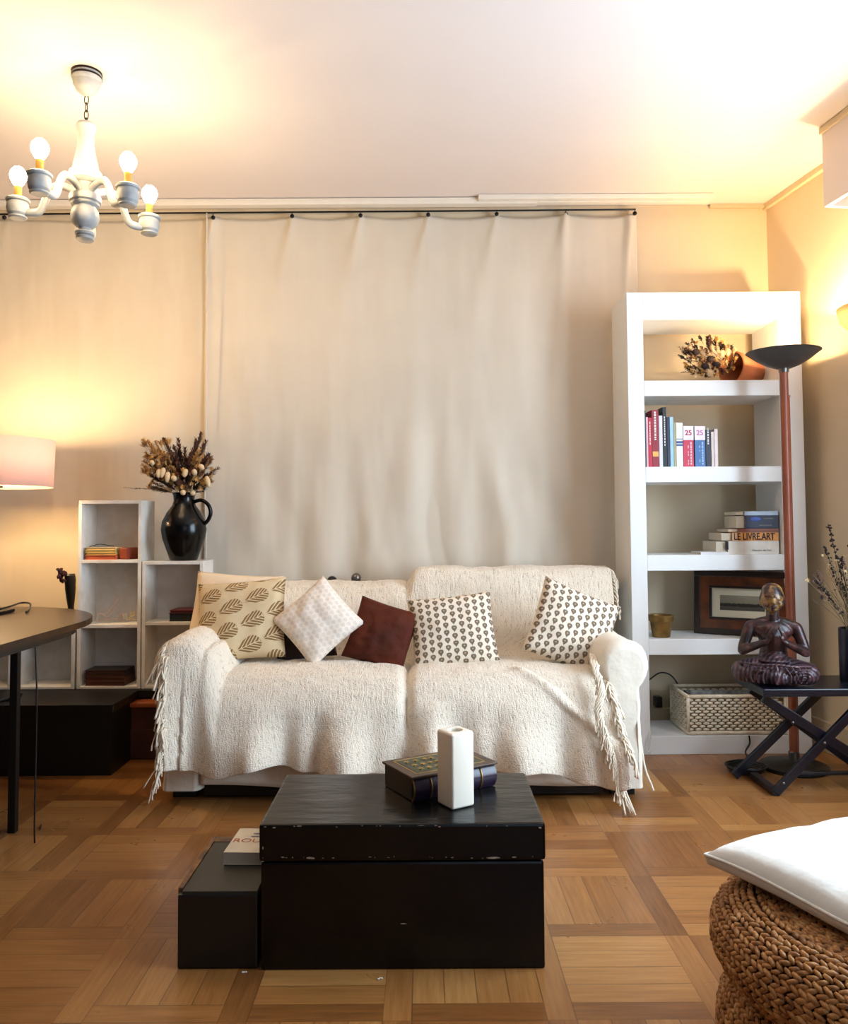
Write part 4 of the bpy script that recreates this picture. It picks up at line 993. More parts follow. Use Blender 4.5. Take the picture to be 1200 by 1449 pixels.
# bouquet in the jug
random.seed(21)
t = thing('dried_bouquet', 'dried golden and brown grasses and bunny tails in the black jug', 'dried flowers')
bb = {k: new_bm() for k in ('dry_gold', 'dry_brown', 'dry_dark', 'dry_stem')}
mo = J @ Vector((0, 0, .29*sc_)); YJ = UY0+.08
def jt(px, py, dy=0): return P(px, py, YJ+dy)
pl_list = [('dry_gold', 210, 626), ('dry_gold', 205, 640), ('dry_gold', 214, 650), ('dry_gold', 222, 632), ('dry_gold', 203, 652), ('dry_gold', 228, 640), ('dry_gold', 235, 650),
  ('dry_brown', 285, 612), ('dry_brown', 278, 622), ('dry_brown', 292, 624), ('dry_brown', 252, 620), ('dry_brown', 246, 630), ('dry_brown', 262, 634), ('dry_brown', 270, 640), ('dry_brown', 240, 636),
  ('dry_brown', 300, 650), ('dry_brown', 296, 642), ('dry_gold', 282, 636), ('dry_gold', 276, 646), ('dry_brown', 232, 620), ('dry_brown', 174, 690), ('dry_brown', 205, 668), ('dry_brown', 310, 662), ('dry_gold', 300, 680), ('dry_dark', 254, 640), ('dry_dark', 248, 652), ('dry_dark', 264, 650)]
for k, px, py in pl_list:
    e = jt(px, py, random.uniform(-.05, .03)); far = abs(px-255) > 45
    m_ = mo+(e-mo)*(.3 if not far else .2)+Vector((0, 0, .03))
    tube(bb['dry_stem'], catmull([mo+Vector((0, 0, -.08)), mo, m_], 4), .0013, 5)
    plume(bb[k], m_, e, .014 if px < 190 else .030, 110 if px > 190 else 34, r=.0014)
for i in range(110):
    px = random.uniform(206, 302); py = random.uniform(640, 696); e = jt(px, py, random.uniform(-.07, .02)); e.z = max(e.z, mo.z-.01)
    k = random.choice(['dry_brown', 'dry_gold', 'dry_dark', 'dry_brown'])
    plume(bb[k], mo+(e-mo)*.4+Vector((0, 0, .01)), e, .020, 34, r=.0014)
for i in range(64):
    px = random.uniform(210, 300); py = random.uniform(640, 692); e = jt(px, py, random.uniform(-.075, -.02)); e.z = max(e.z, mo.z+.005)
    k = random.choice(['dry_brown', 'dry_gold', 'dry_gold', 'dry_dark', 'dry_brown']); bloom(bb[k], e, random.uniform(.012, .022), (e-mo).normalized()+Vector((0, -.6, .1)), 11)
for i in range(40):
    px = random.uniform(200, 240); py = random.uniform(622, 668); e = jt(px, py, random.uniform(-.06, .0)); d_ = (e-mo).normalized()
    plume(bb['dry_gold'], e-d_*.04, e, .026, 26, r=.0012)
for px, py, ax, ay in ((232, 662, 228, 676), (238, 668, 236, 682), (264, 664, 260, 675), (282, 658, 288, 664), (276, 672, 274, 664), (292, 674, 296, 690), (218, 654, 212, 656), (244, 674, 248, 680), (258, 694, 260, 700), (272, 696, 274, 700), (225, 664, 224, 676)):
    a_, b_ = jt(px, py, -.075), jt(ax, ay, -.085); d = b_-a_
    bm = new_bm(); tube(bm, catmull([a_, a_+d*.33, a_+d*.66, b_], 3), [.005, .009, .0115, .0125, .013, .013, .0125, .010, .008, .003], 9); obj('bunny_tail', bm, M['dry_cream'], t, True)
    tube(bb['dry_stem'], catmull([mo, (mo+a_)/2+Vector((0, -.01, .02)), a_], 4), .0011, 5)
for k, nm in (('dry_gold', 'golden_grass'), ('dry_brown', 'brown_grass'), ('dry_dark', 'dark_sprigs'), ('dry_stem', 'stems')):
    for v in bb[k].verts: v.co.y = min(v.co.y, 4.09)
    obj(nm, bb[k], M[k], t)
cable('hanging_cord', [(xs+.004, 4.083, ZC-.05), (xs+.008, 4.082, 2.1), (xs+.006, 4.085, P(295, 640, 4.09).z), (xs+.004, 4.08, P(297, 700, 4.08).z), (xs+.012, 4.08, P(294, 760, 4.08).z), (xs+.006, 4.08, P(294, 830, 4.08).z)], .0035, 'pale cord hanging down the canvas seam behind the black jug', 'canvas')
# small dark vase with dried red roses on the low unit
t = thing('bud_vase', 'small dark bud vase leaning beside the tallest white unit', 'vase')
vx_ = P(99, 875, 3.87); zt_ = u3[2][0]
bm = new_bm(); ja = Vector((P(101, 880, 3.86).x, 3.86, zt_+.001)); jb = P(99, 812, 3.86)
tube(bm, catmull([ja, ja+(jb-ja)*.35, ja+(jb-ja)*.7, jb], 4), [.016, .015, .014, .013, .014, .017, .020, .022, .024, .024, .026, .024, .022][:13], 16); obj('body', bm, M['plastic'], t, True)
t = thing('dried_rose', 'dried dark red roses leaning out of the dark bud vase', 'flower')
bm = new_bm(); tube(bm, catmull([jb+Vector((0, -.005, 0)), P(94, 822, 3.84), P(88, 818, 3.84)], 4), .002, 5); obj('stem', bm, M['dry_stem'], t)
bm = new_bm(); c = P(87.5, 811, 3.84)
random.seed(3)
for k in range(26): ball(bm, c+Vector([random.gauss(0, .009) for _ in range(3)]), (.012, .007, .010), 1, Euler((random.random()*3, random.random()*3, 0)).to_matrix().to_4x4())
c = P(87, 820, 3.84)
for k in range(10): ball(bm, c+Vector([random.gauss(0, .006) for _ in range(3)]), (.010, .006, .008), 1, Euler((random.random()*3, random.random()*3, 0)).to_matrix().to_4x4())
obj('petals', bm, M['rose'], t)

# ------------------------------------------------------------------ dining table and table lamp
TZ = .71
tc = Vector((-1.66, 2.42)); tr = .60
tc.x = PZ(129, 876, TZ).x - tr
far = PZ(60, 859, TZ).y; tc.y = far-math.sqrt(max(tr**2-(PZ(60, 859, TZ).x-tc.x)**2, .01))
def stad(r, n=28):
    o = [(tc.x+r*math.cos(a*PI/n), tc.y+r*math.sin(a*PI/n)) for a in range(n+1)]
    return o+[(tc.x+r*math.cos(PI+a*PI/n), tc.y-.85+r*math.sin(PI+a*PI/n)) for a in range(n+1)]
def slab(bm, ol, z0, z1, bev):
    t = bmesh.new(); a = [t.verts.new((x, y, z0)) for x, y in ol]; b = [t.verts.new((x, y, z1)) for x, y in ol]; t.faces.new(a[::-1]); t.faces.new(b); n = len(a)
    for k in range(n): t.faces.new((a[k], a[(k+1) % n], b[(k+1) % n], b[k]))
    es = [e for e in t.edges if abs(e.verts[0].co.z-e.verts[1].co.z) < 1e-6]
    bmesh.ops.bevel(t, geom=es, offset=bev, segments=2, affect='EDGES'); merge(bm, t)
t = thing('dining_table', 'dark walnut oval table with black legs at the left edge', 'table')
bm = new_bm(); slab(bm, stad(tr), TZ-.022, TZ, .005); obj('tabletop', bm, M['dark_table'], t)
bm = new_bm(); slab(bm, stad(tr-.055), TZ-.055, TZ-.023, .004); obj('apron', bm, M['blackw'], t)
lx_ = P(22, 940, 2.85).x
for x, y in ((lx_, 2.85), (tc.x*2-lx_, 2.85), (lx_, 1.9), (tc.x*2-lx_, 1.9)): bm = new_bm(); box(bm, (x-.013, y-.013, 0), (x+.013, y+.013, TZ-.054), .002); obj('leg', bm, M['black_metal'], t)
# lamp
ly = 3.62; lcx = P(-6, 655, ly).x; lr = P(71, 655, ly).x-lcx; lz0 = P(60, 689, ly).z; lz1 = P(60, 622, ly).z
t = thing('table_lamp', 'lamp with pale pink drum shade glowing at the left edge', 'lamp', (lcx, ly, 0))
bm = new_bm(); lathe(bm, [(lr-.006, lz0), (lr, lz1)], 64); o = obj('lamp_shade', bm, M['shade'], t, True); solid(o, .0015)
LB = BZ+.0005
bm = new_bm(); lathe(bm, [(0, LB), (.12, LB), (.122, LB+.006), (.12, LB+.012), (.02, LB+.018), (.010, LB+.03), (.009, lz0+.02), (0, lz0+.02)], 36); obj('stand', bm, M['black_metal'], t, True, 40)
bm = new_bm(); lathe(bm, [(0, lz0-.002), (.03, lz0-.002), (.032, lz0+.004), (.018, lz0+.01), (.018, lz0+.05), (0, lz0+.05)], 20); obj('lamp_socket', bm, M['plastic'], t, True, 40)
bm = new_bm(); ball(bm, (0, 0, lz1-.025), (.026, .026, .03)); tube(bm, [(0, 0, lz0+.04), (0, 0, lz1-.05)], .012, 10); obj('light_bulb', bm, M['bulb_sh'], t, True)
c1 = PZ(-30, 864, TZ+.012)
bm = new_bm(); a_ = PZ(0, 866, TZ+.006); b_ = PZ(36, 858, TZ+.006)
box(bm, (a_.x-.12, a_.y-.05, TZ+.001), (a_.x+.03, a_.y+.06, TZ+.014), .004)
tag(obj('tablet', bm, M['plastic']), 'thin black tablet lying on the dark table at the left edge', 'tablet')
cable('charging_cable', [(a_.x+.0, a_.y, TZ+.018), tuple(PZ(14, 858, TZ+.02)), tuple(PZ(30, 853, TZ+.022)), tuple(PZ(42, 854, TZ+.02)), tuple(PZ(42, 860, TZ+.008)), tuple(PZ(37, 866, TZ+.006))], .004, 'short black cable looping on the dark table beside the tablet')
cable('power_cable', [tuple(P(50, 905, 2.75)), tuple(P(51, 940, 2.75)), tuple(P(52, 985, 2.75)), tuple(P(51, 1060, 2.75)), (P(51, 1060, 2.75).x, 2.75, .006), (P(30, 1060, 2.75).x, 2.9, .006)], .0028, 'thin black cable hanging straight down from the dark table')

# ------------------------------------------------------------------ sofa
SXL, SXR = -.935, .764; AR = .100; SF = 3.13; SBK = 3.99
zA = P(878, 905, 3.17).z-AR
t = thing('sofa', 'two-seat sofa in a loose cream cotton cover with rolled arms', 'sofa')
def arm_outline(cx_, s):
    ol = []
    for k in range(0, 19):
        a = math.radians(-52+k*(284/18)) if s > 0 else math.radians(180+52-k*(284/18))
        ol.append((cx_+AR*math.cos(a), zA+AR*math.sin(a)))
    ow = cx_+s*.062; iw = cx_-s*.078
    ol += [(iw, .30), (iw-s*.004, .045), (ow+s*.012, .045), (ow, .30)]
    return ol
for cx_, s in ((SXL, -1), (SXR, 1)):
    ol = arm_outline(cx_, s); ys = [(SF+.060*(1-math.cos(k*PI/16)), 1-.34*(1-math.sin(k*PI/16))) for k in range(9)]
    ys += [(SF+.06+(SBK-SF-.06)*k/20, 1.0) for k in range(1, 21)]
    bm = new_bm(); rg = []
    dense = []
    for a, b in zip(ol, ol[1:]+ol[:1]):
        L_ = math.hypot(b[0]-a[0], b[1]-a[1]); m_ = max(1, int(L_/.02))
        dense += [(a[0]+(b[0]-a[0])*q_/m_, a[1]+(b[1]-a[1])*q_/m_) for q_ in range(m_)]
    for y, f_ in ys:
        ring_ = []
        for x, z in dense:
            X = cx_+(x-cx_)*f_; Z = zA+(z-zA)*f_ if z > zA else z
            n_ = fbm(X*8, y*7, Z*5, 3); m_ = fbm(X*3+Z*9, y*4, 7.0, 2)
            ring_.append(bm.verts.new((X+s*.007*n_, y-.006*m_*(y < SF+.05)-.010*math.exp(-((Z-.27)/.02)**2)*(y < SF+.03), Z+.005*n_*(Z > .1))))
        rg.append(ring_)
    for a, b in zip(rg, rg[1:]):
        for k in range(len(a)): bm.faces.new((a[k], a[(k+1) % len(a)], b[(k+1) % len(a)], b[k]))
    c_ = bm.verts.new((cx_, SF-.012, zA)); 
    bm.faces.new(rg[-1])
    n0 = len(rg[0]); bmesh.ops.triangulate(bm, faces=[bm.faces.new(rg[0][::-1])]); bm.verts.remove(c_)
    obj('arm', bm, M['sofa'], t, True, 70)
xi0, xi1 = SXL+.080, SXR-.080
bm = new_bm(); box(bm, (xi0-.02, SF+.012, .10), (xi1+.02, SBK, .33), .01); obj('base', bm, M['sofa'], t)
def skirt(u, v):
    x = xi0+(xi1-xi0)*u; return (x, SF+.004-.012*(1-v)*(1+math.sin(x*11+fbm(x*2, 0)*3)) , .062+.24*v+.006*(1-v)*math.sin(x*7+1))
o = obj('skirt', grid(skirt, 90, 12), M['sofa'], t, True); solid(o, .004, 1)
bm = new_bm()
for x in (SXL, SXR): box(bm, (x-.045, SF+.07, 0), (x+.045, SF+.13, .05)); box(bm, (x-.045, SBK-.12, 0), (x+.045, SBK-.06, .05))
obj('feet', bm, M['blackw'], t)
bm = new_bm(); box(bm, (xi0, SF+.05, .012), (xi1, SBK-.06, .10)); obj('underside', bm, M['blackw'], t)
ZS = .44; xm = P(577, 960, 3.3).x
for a, b in ((xi0, xm), (xm, xi1)): bm = new_bm(); box(bm, (a+.002, SF+.01, .33), (b-.002, 3.72, ZS), .035, seg=4); obj('seat_cushion', bm, M['sofa'], t, True)
zbl, zbr = P(430, 827, 3.90).z, P(720, 806, 3.90).z
for a, b, zt_ in ((xi0-.15, xm, zbl), (xm, xi1+.17, zbr)):
    bm = new_bm(); box(bm, (a+.002, -.06, 0), (b-.002, .075, zt_-.30-.022), .05, M=Matrix.Translation((0, 3.815, .30)) @ Matrix.Rotation(math.radians(-6), 4, 'X'), seg=4); obj('back_cushion', bm, M['sofa'], t, True)
bm = new_bm(); box(bm, (xi0-.16, 3.86, .1), (xi1+.18, SBK, zbl-.05), .03, seg=3); obj('backrest', bm, M['sofa'], t, True)
bm = new_bm(); tube(bm, catmull([(SXR+.070, SF+.1, .30), (SXR+.082, SF+.06, .12), (SXR+.10, SF+.03, .05), (SXR+.105, SF+.02, .03)], 5), .004, 6); obj('cover_tie', bm, M['sofa'], t, True)

# throw ------------------------------------------------------------------
def interp(tab, x):
    for (a, va), (b, vb_) in zip(tab, tab[1:]):
        if x <= b: return va+(vb_-va)*sm(a, b, x)
    return tab[-1][1]
def arm_z(x, cx_=SXL):
    d = abs(x-cx_)/AR
    return zA+AR*math.sqrt(max(0, 1-d*d)) if d < 1 else zA
hem_tab = [(-1.0, .145), (-.80, .135), (-.55, .160), (-.3, .135), (-.05, .15), (.2, .155), (.4, .14), (.6, .10), (.68, .075), (.78, .11)]
def prof(x):
    zb_ = zbl+(zbr-zbl)*sm(xm-.02, xm+.03, x)
    zb_ -= .018*math.exp(-((x-xm-.01)/.03)**2)
    zb_ += .008*fbm(x*5, 1)
    w = sm(xi0+.085, xi0+.022, x)                       # on the left arm
    if x < SXL-AR*.92: zz_ = zA+AR*.4
    else: zz_ = arm_z(min(max(x, SXL-AR*.9), SXL+AR*.85))+.006
    se = .465+.012*math.sin((x-xi0)/(xm-xi0)*PI if x < xm else (x-xm)/(xi1-xm)*PI)
    se -= .030*math.exp(-((x-xm)/.022)**2)
    s1 = se*(1-w)+(zz_+.012)*w
    hem = interp(hem_tab, x)
    lo = lambda a, b: a*(1-w)+b*w
    return [(4.005, zb_-.20), (4.000, zb_-.05), (3.955, zb_+.002), (3.87, zb_+.008), (3.775, zb_-.02), (lo(3.695, 3.72), lo(.62, max(.64, zz_+.04))), (lo(3.66, 3.68), lo(se+.01, s1)), (3.55, s1), (3.38, s1+.004), (3.22, s1-.002), (3.14, lo(s1-.030, s1-.012)), (lo(3.088, 3.100), lo(s1-.10, s1-.07)), (3.080, lo(.29, .40)), (3.078, lo(.22, .26)), (3.080, hem)]
NS = 12; NV = 14*NS; NU = 330
XLt = [(0, -1.04), (.38, -1.02), (.5, -1.00), (.75, -.985), (1, -.96)]
XRt = [(0, .885), (.36, .86), (.45, .70), (.66, .685), (.8, .70), (1, .735)]
cache = {}
def tf(u, v):
    xl, xr2 = interp(XLt, v), interp(XRt, v); x = xl+(xr2-xl)*u
    key = (round(u*NU), )
    pr_ = prof(x); n = len(pr_)-1; s = v*n; i = min(int(s), n-1); f = s-i
    pts = [Vector((0, *pr_[max(0, min(n, i+k))])) for k in (-1, 0, 1, 2)]; p0, p1, p2, p3 = pts
    p_ = .5*((2*p1)+(p2-p0)*f+(2*p0-5*p1+4*p2-p3)*f*f+(3*p1-p0-3*p2+p3)*f**3)
    y, z = p_.y, p_.z
    hang = sm(.74, 1.0, v)
    wav = math.sin(x*19+1.0+1.8*fbm(x*1.7, .3))+.45*math.sin(x*37+2.5*fbm(x*2.3, .9))
    y -= hang*(.044*(wav+1.35))*(1 if x > xi0-.05 else .55)
    y -= .004*hang
    z += .010*hang*math.sin(x*19+.6)*sm(.9, 1, v)
    # pulled fold running diagonally down to the right hem
    xd = .36+.34*sm(.62, .95, v); g_ = (x-xd)/.022
    k = .020*math.exp(-g_*g_)*sm(.6, .7, v); y -= k*.8*sm(.7, .8, v); z += k*(1-sm(.7, .8, v))
    # crease between the cushions
    y += .022*math.exp(-((x-xm)/.02)**2)*sm(.70, .76, v)*(1-sm(.82, .95, v))
    z += (.006*fbm(x*8, v*22)+.003*fbm(x*20, v*60))*(1-hang)
    if .3 < v < .42: y -= .008*fbm(x*9, v*20)
    if 0.16 < v < .30 and abs(x-xm) < .2: y -= .010*math.sin((x-xm)*40)*sm(.3, .2, v)
    return Vector((x, y, z))
t = thing('throw_blanket', 'large nubby off-white woven throw with fringed ends draped over the sofa', 'throw')
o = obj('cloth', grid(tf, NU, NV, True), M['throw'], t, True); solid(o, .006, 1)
random.seed(9)
def strand(bm, p, ln, out, r=.0024, n=7):
    r *= .8
    pts = [Vector(p)]; d = Vector(out)
    for k in range(n):
        d = d*.72+Vector((random.gauss(0, .42), random.gauss(0, .3), -1))*.42; d.normalize(); q_ = pts[-1]+d*ln/n
        q_.z = max(q_.z, .008); pts.append(q_)
    tube(bm, pts, [r]*(n-1)+[r*1.4, r*1.6], 6)
bm = new_bm()
for k in range(110):
    v = .50+.50*(k+random.random()*.6)/110; p_ = tf(0, v); ln = random.uniform(.06, .12) if v < .96 else random.uniform(.09, .15)
    out = Vector((-.9, -.35, .2)) if v < .80 else Vector((-.5, -.45, -.4))
    strand(bm, p_+Vector((0, -.004, .004)), ln, out)
for k in range(26):
    v = .76+.24*random.random(); p_ = tf(.01*random.random(), v); strand(bm, p_+Vector((0, -.012, 0)), random.uniform(.05, .10), (-.3, -.6, .2), .004)
obj('left_fringe', bm, M['fringe'], t, True)
bm = new_bm()
for k in range(34):
    v = .13+.21*(k/34); p_ = tf(1, v); strand(bm, p_+Vector((0, -.004, .0)), random.uniform(.05, .09), (.8, -.5, .1), .0034)
obj('back_fringe', bm, M['fringe'], t, True); bm = new_bm()
for k in range(120):
    v = .46+.48*(k/120); p_ = tf(1, v); strand(bm, p_+Vector((.002, -.006, .006)), random.uniform(.05, .10), (.35, -.6, .5), .004)
# knotted tail that hangs to the floor
path = [P(838, 925, 3.25), P(842, 945, 3.12), P(850, 975, 3.06), P(846, 1010, 3.03), P(858, 1045, 3.01), P(868, 1080, 2.99), P(874, 1105, 2.985), P(880, 1124, 2.985)]
pts = catmull(path, 7)
for off in range(9):
    q_ = [p_+Vector((.011*math.sin(i*.55+off*.7)+random.gauss(0, .002), .006*math.cos(i*.55+off*.7)-.01, 0)) for i, p_ in enumerate(pts)]
    tube(bm, q_, [.0036-.001*(i/len(q_)) for i in range(len(q_))], 7)
for i in range(8, len(pts)-2, 1):
    for _ in range(3): strand(bm, pts[i]+Vector((0, -.012, 0)), random.uniform(.03, .06), (random.choice((-1, 1))*.7, -.4, -.3), .0028)
e = pts[-1]
for k in range(8): tube(bm, catmull([e+Vector((0, 0, .02)), e+Vector((random.uniform(-.005, .02), -.01, .004)), e+Vector((random.uniform(.0, .05), random.uniform(-.03, .0), -e.z+.007))], 3), .0035, 6)
obj('right_fringe', bm, M['fringe'], t, True)

# cushions ------------------------------------------------------------------
def cushion(name, label, px, py, Y, w, h, roll, tilt, th, m, yaw=0, ear=.05, seed=0, frill=0, group=None):
    n = 26
    b = new_bm(); lay = b.loops.layers.uv.new('UVMap')
    rings = {}
    def pos(i, j, s):
        x, y = 2*i/n-1, 2*j/n-1
        d = ((1-x*x)*(1-y*y))
        tz_ = th*(max(d, 0)**.42)*(1+.15*fbm(x*1.3, y*1.3, seed+s))
        X = x*w/2*(1-ear*(1-y*y)*abs(x)**2); Y_ = y*h/2*(1-ear*(1-x*x)*abs(y)**2)
        tz_ += .006*fbm(x*3, y*3, seed+7)*min(1, d*4)
        return Vector((X, -s*tz_ if s > 0 else -s*tz_*.7, Y_))
    V = {}
    for s in (1, -1):
        for i in range(n+1):
            for j in range(n+1):
                if s == -1 and (i in (0, n) or j in (0, n)): V[s, i, j] = V[1, i, j]
                else: V[s, i, j] = b.verts.new(pos(i, j, s))
        for i in range(n):
            for j in range(n):
                f = b.faces.new((V[s, i, j], V[s, i+1, j], V[s, i+1, j+1], V[s, i, j+1]))
                for l, (a, c) in zip(f.loops, ((i, j), (i+1, j), (i+1, j+1), (i, j+1))): l[lay].uv = (a/n, c/n)
    R = Matrix.Rotation(math.radians(yaw), 4, 'Z') @ Matrix.Rotation(math.radians(-tilt), 4, 'X') @ Matrix.Rotation(math.radians(-roll), 4, 'Y')
    bmesh.ops.transform(b, matrix=R, verts=b.verts)
    o = obj(name, b, m, None, True); o.location = P(px, py, Y); tag(o, label, 'cushion', group)
    return o
G_ = 'cushions along the sofa back'
c6 = cushion('cushion', 'plain cream cushion mostly hidden behind the leaf print cushion', 333, 864, 3.60, .39, .34, -4, 20, .06, M['cream_fab'], seed=6, group=G_)
c7 = cushion('cushion', 'dark brown cushion peeking out under the pale diamond cushion', 432, 902, 3.53, .26, .20, 8, 28, .045, M['dark_fab'], seed=9, group=G_)
cushion('cushion', 'beige cushion printed with brown fern leaves at the left sofa arm', 341, 877, 3.47, .385, .35, 5, 22, .065, M['leaf'], yaw=-4, seed=1, group=G_)
cushion('cushion', 'pale cream cushion turned on its corner like a diamond', 450, 879, 3.42, .285, .275, 42, 18, .06, M['pale_dots'], seed=2, ear=.06, group=G_)
cushion('cushion', 'rust brown cushion slouching between the pale and patterned cushions', 540, 898, 3.44, .265, .27, -18, 20, .055, M['brown_fab'], seed=3, group=G_)
cushion('cushion', 'cream cushion with small grey shield print standing right of the brown one', 641, 893, 3.45, .36, .31, 6, 20, .06, M['dots'], seed=4, group=G_)
cushion('cushion', 'cream cushion with brown shield print tilted against the right sofa arm', 810, 888, 3.42, .35, .335, -24, 18, .06, M['dots'], yaw=10, seed=5, group=G_)

# two poles with round knobs behind the sofa
for px, py, c, lb in ((470, 822, M['plastic'], 'black round knob showing above the sofa back'), (504, 818, M['cap'], 'dark grey round knob right of the black one above the sofa back')):
    c0 = P(px, py, 4.05); bm = new_bm(); ball(bm, c0, .025, 3); tube(bm, [(c0.x, 4.05, .002), (c0.x, 4.05, c0.z-.015)], .012, 12)
    tag(obj('knobbed_pole', bm, c, None, True), lb, 'pole', 'knobbed poles behind the sofa')

# ------------------------------------------------------------------ black chest and low box
CYN = 1.965; cz = PZ(570, 1166, .33).z
cx0, cx1 = P(366, 1250, CYN).x, P(773, 1250, CYN).x
CH = P(570, 1166, CYN).z; CYF = PZ(570, 1094, CH).y
t = thing('trunk', 'black lacquered hide-covered trunk used as coffee table', 'trunk')
bm = new_bm(); box(bm, (cx0+.004, CYN+.004, 0), (cx1-.004, CYF-.004, CH*.735), .006, seg=2); bmesh.ops.subdivide_edges(bm, edges=bm.edges[:], cuts=3, use_grid_fill=True)
obj('body', bm, M['chest'], t)
bm = new_bm(); box(bm, (cx0, CYN, CH*.745), (cx1, CYF, CH), .007, seg=2); obj('lid', bm, M['chest'], t)
random.seed(4); bm = new_bm()
def chipat(px, py, w, h):
    p_ = P(px, py, CYN-.0005); n = 7; vs = []
    tb_ = bmesh.new()
    for k in range(n): a = 2*PI*k/n; q_ = random.uniform(.6, 1.1); vs.append(tb_.verts.new((p_.x+w/2*math.cos(a)*q_, CYN-.0008, p_.z+h/2*math.sin(a)*q_)))
    tb_.faces.new(vs); merge(bm, tb_)
for px, py, w, h in ((439, 1214, .030, .007), (697, 1214, .038, .007), (728, 1213, .012, .004), (400, 1213, .010, .003), (388, 1171, .010, .004), (424, 1169, .014, .003), (596, 1168, .020, .002), (617, 1168, .010, .002), (372, 1200, .004, .008), (375, 1170, .008, .003), (764, 1171, .010, .005), (570, 1307, .018, .002)): chipat(px, py, w, h)
for k in range(26):
    chipat(random.uniform(368, 770), random.choice((1169, 1213))+random.uniform(-1, 1.5), random.uniform(.002, .008), random.uniform(.001, .0025))
obj('worn_spots', bm, M['chip'], t)
bx0 = P(251, 1262, CYN+.01).x; BH = P(310, 1262, CYN+.01).z; byf = PZ(292, 1184, BH).y
t = thing('wooden_crate', 'low black crate with worn wooden top edge left of the trunk', 'crate')
bm = new_bm(); box(bm, (bx0, CYN+.01, 0), (cx0-.004, byf, BH-.006), .006); obj('body', bm, M['blackw'], t)
bm = new_bm(); box(bm, (bx0+.010, CYN+.014, BH-.008), (cx0-.006, byf-.04, BH), .001); obj('top_board', bm, M['box_top'], t)
bm = new_bm(); box(bm, (bx0-.004, CYN+.03, BH-.016), (bx0+.008, byf-.002, BH+.002), .001); box(bm, (bx0+.0005, byf-.038, BH-.007), (cx0-.006, byf-.002, BH+.001), .001); obj('wooden_edge', bm, M['box_edge'], t)
# paperback on the crate
pb = PZ(316, 1224, BH); pbk = PZ(332, 1185, BH)
t = thing('book', 'thick white paperback lying on the black crate against the trunk', 'book', (pb.x, pb.y, BH+.001), math.radians(-2))
bw, bd, bt = .112, .165, .031; bw = min(bw, cx0-pb.x-.004)
bm = new_bm(); box(bm, (0, 0, 0), (bw, bd, .001)); box(bm, (0, 0, bt-.001), (bw, bd, bt), .0003); obj('cover', bm, cov((232, 222, 200)), t)
bm = new_bm(); box(bm, (.001, .001, .001), (bw-.001, bd-.001, bt-.001)); obj('page_block', bm, M['pages'], t)
bm = new_bm()
for k in range(9): ball(bm, (bw*random.uniform(.3, .95), bd*random.uniform(.62, .78), bt), (.016, .007, .0004), 1)
obj('cover_picture', bm, cov((96, 100, 108)), t)
text('ROUTE', 'cover_lettering', .036, M['inko'], t, (bw*.55, bd*.47, bt+.0004), (0, 0, 0), .0002)
# decorative book box on the trunk
A0 = PZ(582, 1136, CH+.001); hB = .062
ang = math.atan2(PZ(700, 1110, CH).y-A0.y, PZ(700, 1110, CH).x-A0.x)
t = thing('book_box', 'dark book-shaped box with painted green lid and purple spines on the trunk', 'box', (P(583, 1098, 2.11).x, 2.11, CH+.001), math.radians(30))
hB = P(583, 1098, 2.11).z-CH-.004; Lb, Wb = .265, .165
bm = new_bm(); box(bm, (.004, .006, 0), (Lb-.006, Wb-.004, hB-.006), .003); obj('body', bm, M['plastic'], t)
bm = new_bm(); box(bm, (-.002, -.004, hB-.006), (Lb, Wb, hB), .002); obj('lid', bm, mat('brown_painted_lid', (86, 66, 48), .4, c2=(62, 46, 36), sc=20), t)
bm = new_bm(); box(bm, (.03, .025, hB-.0005), (Lb-.035, Wb-.025, hB+.0006)); obj('lid_panel', bm, mat('green_painted_panel', (66, 72, 48), .4, c2=(48, 50, 36), sc=30), t)
bm = new_bm()
for a, b in (((.022, .017), (Lb-.027, .020)), ((.022, Wb-.020), (Lb-.027, Wb-.017)), ((.022, .017), (.025, Wb-.017)), ((Lb-.030, .017), (Lb-.027, Wb-.017))): box(bm, (*a, hB-.0005), (*b, hB+.0008))
for k in range(7):
    for j in range(3): bloom(bm, (.05+.026*k+random.uniform(-.004, .004), .045+.036*j, hB+.0006), .011, (0, 0, 1), 5)
obj('gold_ornament', bm, mat('gold_paint', (176, 146, 84), .4, metal=.3), t)
nb = 5; bwid = (Lb-.006)/nb
for k in range(nb):
    bm = new_bm(); x0 = .002+k*bwid
    ol = [(-.012*math.sin(PI*q_/8)-.0, (hB-.008)*q_/8) for q_ in range(9)]
    tb_ = bmesh.new(); a = [tb_.verts.new((x0+.005, y_+.006, z_)) for y_, z_ in ol]; b_ = [tb_.verts.new((x0+bwid-.001, y_+.006, z_)) for y_, z_ in ol]
    for q_ in range(8): tb_.faces.new((a[q_], b_[q_], b_[q_+1], a[q_+1]))
    tb_.faces.new(a); tb_.faces.new(b_[::-1]); merge(bm, tb_)
    sp = obj('spine', bm, mat('purple_black_spine', (40, 26, 48), .3, var=.2), t, True, 40)
    bm = new_bm(); tube(bm, [(x0+.002, y_+.005, z_) for y_, z_ in ol], .0026, 6); obj('gilt_rib', bm, M['gold'], sp, True)
